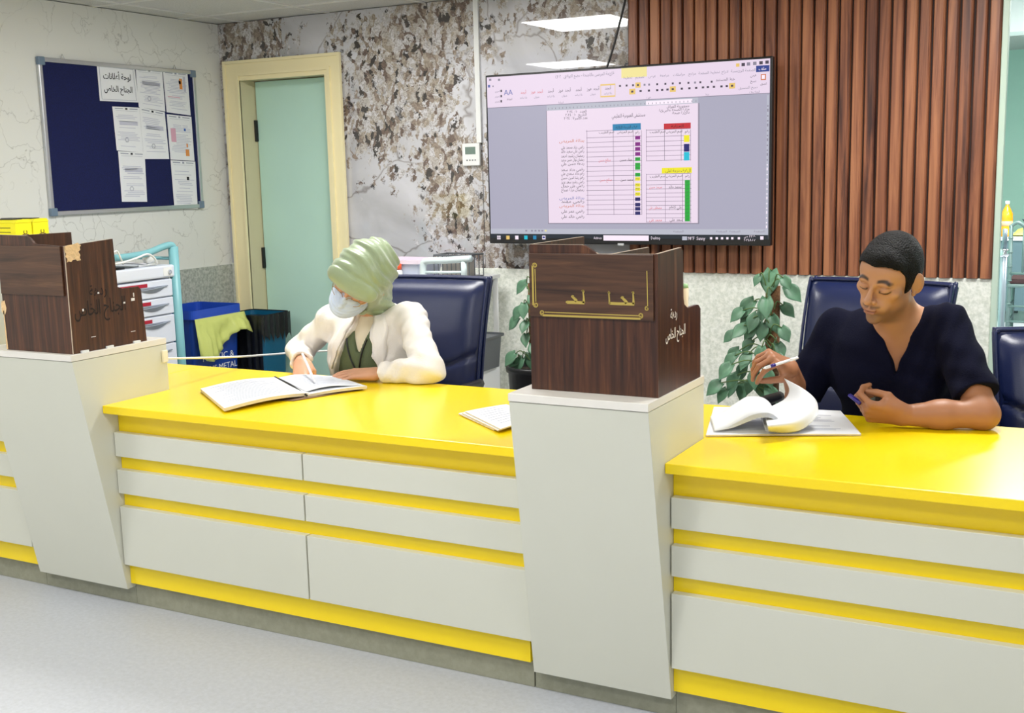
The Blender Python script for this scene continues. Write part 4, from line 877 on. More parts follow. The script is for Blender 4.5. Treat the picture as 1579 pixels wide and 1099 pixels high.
m = MB(); m.box(-2.79, -2.59, 4.42, 4.4295, .05, .58); m.build('door', WPL, t, bevel=.002)
m = MB(); tub(m, -2.79, -2.545, 4.45, 4.67, .6215, .765, .01); tub(m, -2.80, -2.535, 4.44, 4.68, .765, .775, 0)
tag(m.build('grey_tub', GRY), 'dark grey plastic tub right of the left office chair', 'tub')

# ================================================================== CORD across the gap
p = Vector((xA+.004, 3.095, .868)); q = A(450, 544, Y=3.93); q2 = A(520, 540, Y=3.98)
m = MB(); m.tube(bez([p, (p+q)/2-Vector((0, 0, .006)), q, q2], 10), .0042, 8); tag(m.build('rope', WPL, smooth=True), 'thin white rope stretched from the left column to behind the person in the white coat', 'rope')
m = MB(); m.box(xA+.002, xA+.012, 3.075, 3.1, .855, .90); tag(m.build('wall_hook', mat('cream_hook', (240, 232, 206), .4), bevel=.003), 'small cream hook on the left column holding the white rope', 'hook')

# ================================================================== PAPERS ON THE DESKS
def page_lines(m, at, n, mi, seed, u0=.08, u1=.92):
    rd = random.Random(seed)
    for k in range(n):
        v = .1+.8*k/n; a = u0+rd.uniform(0, .15); b_ = u1-rd.uniform(0, .3)
        pts = [at(a+(b_-a)*i/8, v) for i in range(9)]; pt2 = [at(a+(b_-a)*i/8, v+.012) for i in range(9)]
        for i in range(8): m.quad(pts[i], pts[i+1], pt2[i+1], pt2[i], mi)
def quadsheet(name, P_, bend, lines, seed, mats, z=.0, th=.0015, twist=0):
    P_ = [Vector(p) for p in P_]
    def at(u, v, k=0):
        p = (P_[0]*(1-u)+P_[1]*u)*(1-v)+(P_[3]*(1-u)+P_[2]*u)*v; p.z += bend(u, v)+k; return p
    m = MB(); g = [[at(i/16, j/8) for j in range(9)] for i in range(17)]; m.sheet(g, mi=0)
    g2 = [[at(i/16, j/8, -th) for j in range(9)] for i in range(17)]; m.sheet([r[::-1] for r in g2], mi=1)
    rim = [(i, 0) for i in range(17)]+[(16, j) for j in range(1, 9)]+[(i, 8) for i in range(15, -1, -1)]+[(0, j) for j in range(7, 0, -1)]
    for a in range(len(rim)):
        i, j = rim[a]; k, l_ = rim[(a+1) % len(rim)]; m.quad(g[i][j], g2[i][j], g2[k][l_], g[k][l_], 1)
    page_lines(m, lambda u, v: at(u, v, .0006), lines, 2, seed)
    return m
PEN_INK = mat('faint_print', (158, 162, 184), .8)
zt = .752
t = thing('open_file', (-2.72, 3.15, .75), 'open ring file of printed sheets the person in the white coat is writing in', 'document')
fa, fb, fc, fd = A(309, 599, Z=zt+.012), A(424, 583, Z=zt+.014), A(478, 607, Z=zt+.008), A(346, 631, Z=zt+.012)
m = quadsheet('p', [fa, fb, fc, fd], lambda u, v: .012*math.sin(math.pi*u*.9)+.004*v*(1-u), 15, 1, None, th=.011); m.build('left_pages', [PAP, PAPO, PEN_INK], t)
ga, gb, gc, gd = A(424, 583, Z=zt+.012), A(515, 579, Z=zt+.012), A(566, 595, Z=zt+.014), A(470, 609, Z=zt+.008)
m = quadsheet('p', [ga, gb, gc, gd], lambda u, v: .004*math.sin(math.pi*u), 12, 2, None, th=.010); m.build('right_pages', [PAP, PAPO, PEN_INK], t)
ha, hb, hc, hd = A(430, 582, Z=zt+.02), A(508, 578, Z=zt+.018), A(556, 592, Z=zt+.02), A(472, 603, Z=zt+.016)
m = quadsheet('p', [ha, hb, hc, hd], lambda u, v: .006*math.sin(math.pi*u)+.003*math.sin(5*u), 10, 3, None, th=.002); m.build('form_sheet', [mat('bluish_white_form', (226, 230, 240), .7), PAP, PEN_INK], t)
m = MB(); m.tube([gd+Vector((.01, -.002, .0)), (gd+ga)/2+Vector((.0, 0, .008)), ga+Vector((0, 0, .004))], .004, 8); m.build('spine_clip', BLK, t)
m = MB(); m.quad(*[Vector((p.x*1.0, p.y, zt)) for p in (A(322, 612, Z=zt), A(430, 590, Z=zt), A(560, 600, Z=zt), A(452, 618, Z=zt))]); m.build('cover', mat('brown_card', (120, 90, 66), .7), t, solid=.002)
t = thing('sheet_stack', (-1.75, 3.1, .75), 'loose stack of papers at the left foot of the middle column', 'document')
for k, (px, zz) in enumerate(((((707, 637), (775, 624), (822, 642), (762, 662)), .004), (((712, 636), (778, 626), (826, 645), (768, 663)), .009), (((717, 634), (781, 623), (830, 644), (772, 661)), .014))):
    P_ = [A(a, b_, Z=zt+zz) for a, b_ in px]; 
    for p in P_: p.x = min(p.x, cl-.047)
    m = quadsheet('p', P_, lambda u, v: .0015*math.sin(3*u), 8 if k == 2 else 0, 4+k, None, th=.0035); m.build('sheet', [PAP, PAPO, PEN_INK], t)
# the register in front of the man: flat sheets, a rolled back wad and one lifted page
t = thing('open_register', (-.9, 3.3, .75), 'thick white register being leafed through by the man in navy scrubs', 'document')
ba, bb, bc, bd = A(1092, 606, Z=zt+.004), A(1296, 633, Z=zt+.004), A(1328, 669, Z=zt+.004), A(1092, 671, Z=zt+.004)
bd.x = xB+.004; ba.x = xB-.10; ba.y = 3.5
m = quadsheet('p', [ba, bb, bc, bd], lambda u, v: .002*math.sin(math.pi*u), 16, 9, None, th=.005); m.build('lower_pages', [PAP, PAPO, PEN_INK], t)
# wad: cross-section in its own plane, extruded away from the camera
E0 = A(1186, 664, Z=.762); ax = (A(1090, 664, Z=.762)-E0); ax.z = 0; ax.normalize(); dp = Vector((-ax.y, ax.x, 0)); dp = dp if dp.y > 0 else -dp
prof = [(.155, .004), (.12, .012), (.085, .026), (.05, .040), (.02, .046), (-.005, .044), (-.024, .033), (-.029, .018), (-.020, .005), (-.004, .001), (.010, .004)]
for k in range(6):
    P2 = bez([(a, 0, b_*(1-.035*k)+.0005) for a, b_ in prof], 5); sc = 1-.03*k
    m = MB(); g = []
    for p in P2:
        g.append([E0+ax*(p.x*sc+.0*k)+dp*(w_*.19+.0)+Vector((0, 0, p.z*1.25*sc+(.016*math.sin(1.6*w_))*max(0, 1-abs(p.x-.05)*9)+.001*k-.006)) for w_ in (0, .25, .5, .75, 1)])
    m.sheet(g); m.build('rolled_page', PAP if k else PAP, t, smooth=True, solid=.001)
# lifted page: Coons-like patch, foot on the desk, far corner between the fingers
foot = [A(1186, 666, Z=.760), A(1215, 667, Z=.763), A(1240, 660, Z=.772), A(1262, 640, Z=.80)]
topc = [A(1186, 628, Y=3.40), A(1210, 615, Y=3.43), A(1217, 600, Y=3.45), A(1209, 583, Y=3.47)]
f2, t2 = bez(foot, 8), bez(topc, 8); n = len(f2)
edge_r = bez([f2[-1], A(1259, 618, Y=3.36), A(1240, 600, Y=3.42), t2[-1]], 6); edge_l = bez([f2[0], A(1183, 655, Z=.80), A(1180, 640, Y=3.35), t2[0]], 6); kk = len(edge_r)
m = MB(); g = []
for i in range(n):
    u = i/(n-1); row = []
    for j in range(kk):
        v = j/(kk-1); p = f2[i]*(1-v)+t2[i]*v + edge_l[j]*(1-u)+edge_r[j]*u - ((f2[0]*(1-u)+f2[-1]*u)*(1-v)+(t2[0]*(1-u)+t2[-1]*u)*v); row.append(p)
    g.append(row)
m.sheet(g); m.build('lifted_page', PAP, t, smooth=True, solid=.0008)
# small dark phone / keys lying at the back of the desk in front of the man
t = thing('desk_phone_cradle', tuple(A(1346, 612, Y=3.50)), 'small black device standing on the desk in front of the man', 'device')
c = A(1346, 628, Y=3.52); m = MB(); m.box(c.x-.022, c.x+.022, c.y-.01, c.y+.01, .751, .83); m.build('body', BLK, t, bevel=.004)
m = MB(); m.box(c.x-.03, c.x+.036, c.y-.015, c.y+.015, .83, .838); m.build('top_plate', BLK, t, bevel=.003)
m = MB(); m.box(c.x-.014, c.x+.008, c.y-.0112, c.y-.0101, .79, .822); m.build('screen', mat('dull_screen', (80, 90, 92), .3), t)

# ================================================================== FAR ROOM
t0 = A(1545, 366, Y=11.6); TZT = t0.z
t = thing('dining_table', (t0.x+.9, 11.95, 0), 'table with a dark cloth in the green side room at the right edge', 'table')
m = MB(); m.box(t0.x-.02, t0.x+1.9, 11.6, 12.5, TZT-.03, TZT); m.build('tabletop', WPL, t, bevel=.003)
m = MB(); m.box(t0.x-.015, t0.x+1.88, 11.612, 11.62, .12, TZT-.03); m.build('cloth_skirt', mat('slate_cloth', (84, 108, 116), .8, bump=.4, bscale=14), t)
for a in (t0.x+.05, t0.x+1.8):
    for b_ in (11.68, 12.42): m = MB(); m.box(a, a+.05, b_, b_+.05, 0.001, TZT-.03); m.build('leg', GRY, t)
def soda(x, y, z, label, k=1.0):
    t = thing('juice_bottle', (x, y, z), label, 'bottle')
    m = MB(); m.lathe((x, y, z+.001), [(.045*k, 0), (.053*k, .01), (.053*k, .09*k), (.048*k, .12*k), (.055*k, .15*k), (.052*k, .21*k), (.03*k, .26*k), (.016*k, .285*k), (.016*k, .30*k)], 20); m.build('juice', mat('orange_juice', (244, 158, 20), .25, coat=.5), t, smooth=True)
    m = MB(); m.lathe((x, y, z+.10*k), [(.0535*k, 0), (.0535*k, .045*k)], 20); m.build('wrapper', mat('bottle_wrapper', (236, 190, 150), .5), t, smooth=True)
    m = MB(); m.lathe((x, y, z+.3*k), [(.02*k, 0), (.02*k, .028*k), (.016*k, .03*k)], 16); m.build('cap', WPL, t, smooth=True)
c = A(1551.5, 360, Y=11.75); soda(c.x, 11.75, TZT, 'bottle of orange drink with a white cap on the far table')
m = MB(); c = A(1598, 352, Y=11.9)
g = []
for i in range(15):
    a = i/14*math.pi; g.append([(c.x-.2+.42*j/10, 11.9+.14*math.cos(a), TZT+.012+.09*math.sin(a)*(1-abs(j/5-1)**3)*(1+.15*math.sin(j*2.1))) for j in range(11)])
m.sheet(g); tag(m.build('food_packet', mat('yellow_wrapper', (232, 226, 110), .4, var=.2, vscale=30), smooth=True), 'yellow food packet lying on the far table', 'packet')
m = MB(); m.lathe((c.x+.02, 12.15, TZT+.001), [(.06, 0), (.16, .13), (.17, .14), (.15, .14), (.05, .02)], 24); tag(m.build('serving_bowl', mat('dark_blue_bowl', (70, 84, 100), .4), smooth=True), 'dark serving bowl behind the yellow packet on the far table', 'bowl')
# chiavari chair
CG = mat('grey_green_lacquer', (96, 118, 116), .35); xc = A(1556, 350, Y=10.6).x+.02
t = thing('banquet_chair', (xc+.2, 10.8, 0), 'grey bamboo style banquet chair with arched back in front of the far table', 'chair')
for x in (xc, xc+.4):
    m = MB(); m.tube([(x, 10.6, .001), (x, 10.62, .45), (x, 10.56, .97)], .017, 10)
    for z in (.15, .3, .5, .62, .74, .86): m.lathe((x, 10.61-max(0, z-.45)*.1, z), [(.018, -.006), (.024, 0), (.018, .006)], 10)
    m.build('back_leg', CG, t, smooth=True)
    m = MB(); m.tube([(x, 11.0, .001), (x, 11.0, .45)], .016, 10); m.build('front_leg', CG, t, smooth=True)
m = MB(); m.tube(bez([(xc-.01, 10.56, .95), (xc+.05, 10.56, .99), (xc+.13, 10.56, .95), (xc+.2, 10.56, 1.0), (xc+.27, 10.56, .95), (xc+.35, 10.56, .99), (xc+.41, 10.56, .95)], 6), .015, 8); m.build('crest_rail', CG, t, smooth=True)
m = MB(); m.tube([(xc, 10.6, .56), (xc+.4, 10.6, .56)], .012, 8); m.build('back_rail', CG, t, smooth=True)
for x in (xc+.1, xc+.2, xc+.3): m = MB(); m.tube([(x, 10.6, .56), (x, 10.56, .95)], .009, 8); m.build('spindle', CG, t, smooth=True)
m = MB(); m.box(xc-.02, xc+.42, 10.59, 11.03, .44, .47); m.build('seat', CG, t, bevel=.01)
m = MB(); m.box(xc-.01, xc+.41, 10.6, 11.02, .47, .51); m.build('cushion', mat('dark_seat_cushion', (60, 30, 34), .7), t, bevel=.012)
m = MB()
for z in (.15, .28): m.tube([(xc, 10.6, z), (xc+.4, 10.6, z)], .009, 8); m.tube([(xc, 10.6, z), (xc, 11.0, z)], .009, 8); m.tube([(xc+.4, 10.6, z), (xc+.4, 11.0, z)], .009, 8)
m.build('stretcher', CG, t, smooth=True)
# steel stand by the opening
c = A(1548, 400, Y=7.6)
t = thing('steel_stand', (c.x, 7.6, 0), 'grey steel stand with a chrome joint seen past the end of the slatted wall', 'stand')
m = MB(); m.lathe((c.x, 7.6, .001), [(.16, 0), (.16, .015), (.04, .03), (.03, .04)], 20); m.build('foot', GRY, t)
m = MB(); m.tube([(c.x, 7.6, .03), (c.x, 7.6, .95)], .019, 12); m.build('lower_tube', mat('grey_steel', (150, 162, 172), .3, .5), t, smooth=True)
m = MB(); m.tube([(c.x, 7.6, .95), (c.x, 7.6, 1.10)], .014, 12); m.build('upper_tube', mat('grey_steel2', (120, 136, 146), .3, .5), t, smooth=True)
m = MB(); m.lathe((c.x, 7.6, .93), [(.02, 0), (.028, .01), (.028, .04), (.02, .05)], 14); m.build('joint', CHR, t, smooth=True)
# ================================================================== PEOPLE: smooth-union distance fields meshed as one surface
class Field:
    def __init__(s, lo, hi, res):
        s.lo = np.array(lo, float); s.res = res; s.n = np.ceil((np.array(hi)-s.lo)/res).astype(int)+1
        s.D = np.full(s.n, .5, np.float32)
    def region(s, lo, hi):
        a = np.clip(np.floor((np.array(lo)-s.lo)/s.res).astype(int), 0, s.n); b = np.clip(np.ceil((np.array(hi)-s.lo)/s.res).astype(int)+1, 0, s.n)
        if (b <= a).any(): return None
        sl = tuple(slice(a[i], b[i]) for i in range(3))
        g = [(np.arange(a[i], b[i])*s.res+s.lo[i]).astype(np.float32) for i in range(3)]
        return sl, np.meshgrid(*g, indexing='ij')
    def put(s, prim, k=.01, mode='add', pad=.03):
        f, lo, hi = prim; r = s.region(np.array(lo)-pad-k, np.array(hi)+pad+k)
        if r is None: return
        sl, (X, Y, Z) = r; d = f(X, Y, Z).astype(np.float32); D = s.D[sl]
        if mode == 'add':
            h = np.maximum(k-np.abs(D-d), 0)/k if k > 0 else 0
            s.D[sl] = np.minimum(D, d) - h*h*k*.25
        else:
            d = -d; h = np.maximum(k-np.abs(D-d), 0)/k if k > 0 else 0
            s.D[sl] = np.maximum(D, d) + h*h*k*.25
    def mesh(s):
        D = s.D; n = D.shape; sg = D < 0
        c = [sg[i:n[0]-1+i, j:n[1]-1+j, k:n[2]-1+k] for i in (0,1) for j in (0,1) for k in (0,1)]
        al = c[0].copy(); an = c[0].copy()
        for q in c[1:]: al &= q; an |= q
        cells = np.argwhere(an & ~al); idx = np.full(an.shape, -1, np.int64); idx[tuple(cells.T)] = np.arange(len(cells))
        cor = [(i, j, k) for i in (0,1) for j in (0,1) for k in (0,1)]
        vals = [D[cells[:,0]+i, cells[:,1]+j, cells[:,2]+k] for (i, j, k) in cor]
        acc = np.zeros((len(cells), 3)); cnt = np.zeros(len(cells))
        for a in range(8):
            for b in range(a+1, 8):
                if sum(abs(cor[a][q]-cor[b][q]) for q in range(3)) != 1: continue
                va, vb = vals[a], vals[b]; mk = (va < 0) != (vb < 0); t = np.where(mk, va/np.where(mk, va-vb, 1), 0)
                pa, pb = np.array(cor[a], float), np.array(cor[b], float)
                acc += np.where(mk[:, None], pa+(pb-pa)*t[:, None], 0); cnt += mk
        V = (cells + acc/cnt[:, None])*s.res + s.lo; F = []
        for ax in range(3):
            o1, o2 = [q for q in range(3) if q != ax]
            sa = [slice(None)]*3; sb = [slice(None)]*3; sa[ax] = slice(0, n[ax]-1); sb[ax] = slice(1, n[ax])
            A0, B0 = sg[tuple(sa)], sg[tuple(sb)]; e = np.argwhere(A0 != B0)
            e = e[(e[:, o1] > 0) & (e[:, o2] > 0) & (e[:, o1] < n[o1]-1) & (e[:, o2] < n[o2]-1)]
            q = []
            for (d1, d2) in ((-1,-1), (0,-1), (0,0), (-1,0)):
                ee = e.copy(); ee[:, o1] += d1; ee[:, o2] += d2; q.append(idx[tuple(ee.T)])
            q = np.stack(q, 1); flip = A0[tuple(e.T)] if ax != 1 else ~A0[tuple(e.T)]
            q[~flip] = q[~flip][:, ::-1]; F.append(q)
        F = np.concatenate(F); F = F[(F >= 0).all(1)]
        return V, F
def build_field(fld, name, material, parent=None, color=None, smooth_it=0):
    V, F = fld.mesh()
    if smooth_it:
        for _ in range(smooth_it):
            S_ = np.zeros_like(V); cn = np.zeros(len(V))
            for a, b in ((0,1), (1,2), (2,3), (3,0)):
                np.add.at(S_, F[:, a], V[F[:, b]]); np.add.at(S_, F[:, b], V[F[:, a]]); np.add.at(cn, F[:, a], 1); np.add.at(cn, F[:, b], 1)
            V = V*.5 + .5*S_/np.maximum(cn, 1)[:, None]
    me = bpy.data.meshes.new(name); me.vertices.add(len(V)); me.vertices.foreach_set('co', V.astype(np.float32).ravel())
    me.loops.add(len(F)*4); me.loops.foreach_set('vertex_index', F.astype(np.int32).ravel())
    me.polygons.add(len(F)); me.polygons.foreach_set('loop_start', np.arange(0, len(F)*4, 4, dtype=np.int32)); me.polygons.foreach_set('loop_total', np.full(len(F), 4, np.int32))
    me.update(calc_edges=True); me.validate(); me.polygons.foreach_set('use_smooth', np.ones(len(me.polygons), bool)); me.materials.append(material)
    if color is not None:
        col = color(V); at_ = me.color_attributes.new('Col', 'FLOAT_COLOR', 'POINT'); at_.data.foreach_set('color', np.concatenate([col, np.ones((len(V), 1))], 1).astype(np.float32).ravel())
    o = bpy.data.objects.new(name, me); C.objects.link(o)
    if parent is not None: o.parent = parent; o.matrix_parent_inverse = parent_inv(parent)
    return o
class Frame:
    def __init__(s, o, R, k=1.0): s.o = np.array(o, float); s.R = np.array(R, float); s.k = k      # columns: local x, y, z in world
    def w(s, p): return s.o + s.R @ (np.array(p, float)*s.k)
    def loc(s, X, Y, Z):
        dx, dy, dz = X-s.o[0], Y-s.o[1], Z-s.o[2]; R = s.R
        return [(dx*R[0, i]+dy*R[1, i]+dz*R[2, i])/s.k for i in range(3)]
WORLD = Frame((0, 0, 0), np.eye(3))
def basis(fwd, up):
    f = np.array(fwd, float); f /= np.linalg.norm(f); u = np.array(up, float); u = u-f*u.dot(f); u /= np.linalg.norm(u); r = np.cross(f, u)
    return np.stack([r, f, u], 1)          # x right, y forward, z up
def ELL(c, r, fr=WORLD, rot=None):
    """ellipsoid; rot = (axis, degrees) about its own centre in the frame"""
    cw = fr.w(c); rr = np.array(r, float)*fr.k; R = fr.R
    if rot: R = R @ np.array(Matrix.Rotation(math.radians(rot[1]), 3, rot[0]))
    def f(X, Y, Z):
        d = [(X-cw[0])*R[0, i]+(Y-cw[1])*R[1, i]+(Z-cw[2])*R[2, i] for i in range(3)]
        k0 = np.sqrt(sum((d[i]/rr[i])**2 for i in range(3)))+1e-6; k1 = np.sqrt(sum((d[i]/rr[i]**2)**2 for i in range(3)))+1e-6
        return k0*(k0-1)/k1
    m_ = max(rr); return f, cw-m_, cw+m_
def CAPS(a, b, ra, rb, fr=WORLD, flat=None, cut=None):
    """tapered capsule; flat=(axis,f) thickens/thins the section along a direction; cut: flat hem at b"""
    a, b = fr.w(a), fr.w(b); ra, rb = ra*fr.k, rb*fr.k; ab = b-a; Ln = np.linalg.norm(ab)+1e-9; u = ab/Ln
    if flat is not None:
        ax = fr.R @ np.array(flat[0], float); ax = ax-u*ax.dot(u); ax /= np.linalg.norm(ax)+1e-9
    def f(X, Y, Z):
        dx, dy, dz = X-a[0], Y-a[1], Z-a[2]; t = dx*u[0]+dy*u[1]+dz*u[2]; tc = np.clip(t, 0, Ln)
        wx, wy, wz = dx-u[0]*tc, dy-u[1]*tc, dz-u[2]*tc
        if flat is not None:
            q = wx*ax[0]+wy*ax[1]+wz*ax[2]; s_ = (1/flat[1]-1)*q; wx, wy, wz = wx+ax[0]*s_, wy+ax[1]*s_, wz+ax[2]*s_
        r = ra+(rb-ra)*tc/Ln; d = np.sqrt(wx*wx+wy*wy+wz*wz)-r
        if flat is not None and flat[1] < 1: d = d*max(flat[1], .5)
        if cut is not None: d = np.maximum(d, t-Ln*cut)
        return d
    m_ = max(ra, rb)*(max(1, flat[1]) if flat is not None else 1)
    return f, np.minimum(a, b)-m_, np.maximum(a, b)+m_
def FUN(fn, lo, hi, fr=WORLD):
    """arbitrary field in frame-local coordinates, lo/hi are world bounds"""
    def f(X, Y, Z): return fn(*fr.loc(X, Y, Z))*fr.k
    return f, np.array(lo, float), np.array(hi, float)

def head_prims(H, male=True):
    out = []
    def e(c, r, k=.02, mode='add', rot=None): out.append((ELL(c, r, H, rot), k*H.k, mode))
    def c_(a, b, ra, rb, k=.01, mode='add'): out.append((CAPS(a, b, ra, rb, H), k*H.k, mode))
    e((0, -.014, .022), (.074, .094, .086), 0)
    e((0, .036, .030), (.062, .054, .056)); e((0, .040, -.032), (.057, .048, .062)); e((0, .036, -.084), (.040, .046, .034))
    e((0, .071, -.107), (.020, .018, .016), .018)
    for s_ in (-1, 1):
        e((s_*.045, .008, -.066), (.014, .028, .030), .020); e((s_*.044, .056, -.022), (.020, .017, .014), .016); e((s_*.022, .074, -.062), (.018, .014, .020), .016)
    c_((-.038, .082, .014), (.038, .082, .014), .0085, .0085, .014); c_((0, .086, .012), (0, .114, -.029), .0066, .0086, .010)
    e((0, .1165, -.034), (.0100, .0105, .0092), .007)
    for s_ in (-1, 1):
        e((s_*.0125, .102, -.037), (.0075, .0095, .0065), .005); e((s_*.030, .099, -.004), (.019, .014, .0125), .012, 'sub'); e((s_*.0305, .0765, -.005), (.0145, .0145, .0125), .004)
        c_((s_*.019, .090, -.011), (s_*.042, .083, -.0115), .0022, .0018, .003)
        e((s_*.0065, .108, -.0445), (.0038, .005, .003), .003, 'sub')
    e((0, .086, -.060), (.026, .017, .020), .012)
    e((0, .1030, -.0628), (.020, .0075, .0050), .004); e((0, .1005, -.0730), (.0175, .0085, .0066), .004); c_((-.019, .1035, -.0675), (.019, .1035, -.0675), .0011, .0011, .003, 'sub')
    for s_ in (-1, 1):
        e((s_*.083, -.010, -.008), (.0085, .020, .032), .005, rot=('Z', s_*34)); e((s_*.0925, .000, -.006), (.006, .0095, .019), .004, 'sub', rot=('Z', s_*34)); e((s_*.079, .001, -.036), (.006, .008, .009), .005)
    return out
def hand_prims(o, fdir, dorsal, side, k=1.0, curls=None, splay=None, thumb=None, r0=.0088):
    """side=+1: thumb lies on local +x.  y to the fingertips, z out of the back of the hand"""
    R = basis(fdir, dorsal); H = Frame(o, R, k); out = []
    def c_(a, b, ra, rb, kk=.006, flat=None): out.append((CAPS(a, b, ra, rb, H, flat), kk*k, 'add'))
    kn = [(.031, .088), (.0105, .094), (-.010, .090), (-.029, .080)]; ln = [(.042, .026, .021), (.046, .029, .022), (.043, .027, .021), (.034, .021, .018)]
    rs = [r0, r0, r0*.95, r0*.86]
    for (x, y), r in zip(kn, rs): c_((x*.55*side, .0, -.001), (x*side, y, 0), .017, r*1.22, .012)
    c_((.0, .02, -.004), (.0, .075, -.006), .022, .020, .012, ((0, 0, 1), .62))
    c_((.020*side, .012, -.008), (.034*side, .050, -.010), .016, .013, .012)
    curls = curls or [(25, 30, 20)]*4; splay = splay or (6, 2, -3, -8)
    tips = []
    for i in range(4):
        p = np.array([kn[i][0]*side, kn[i][1], 0.]); a = 0; sp = math.radians(splay[i])*side
        for j in range(3):
            a += math.radians(curls[i][j]); d = np.array([math.sin(sp)*math.cos(a), math.cos(sp)*math.cos(a), -math.sin(a)]); q = p+d*ln[i][j]
            c_(p, q, rs[i]*(1-.09*j)*1.02, rs[i]*(1-.09*(j+1)), .0028 if j else .006); p = q
        tips.append(H.w(p))
    th = thumb or [(.045, .038, -.016), (.058, .066, -.020), (.060, .092, -.020)]
    p = (.026*side, .018, -.008)
    for q, r1, r2, kk in zip(th, (.0135, .0108, .0098), (.0108, .0098, .0080), (.010, .004, .003)):
        q = (q[0]*side, q[1], q[2]); c_(p, q, r1, r2, kk); p = q
    tips.append(H.w(p)); return out, tips, H
def ramp01(x, a, b): return np.clip((x-a)/(b-a), 0, 1)
def nrm(v): v = np.array(v, float); return v/np.linalg.norm(v)
def P(px, py, Y): return np.array(A(px, py, Y=Y))
cr, cu, cf = np.array(CR), np.array(CU), np.array(CF)
def nails(parent, fr_tips, dorsals, dirs, material):
    pass

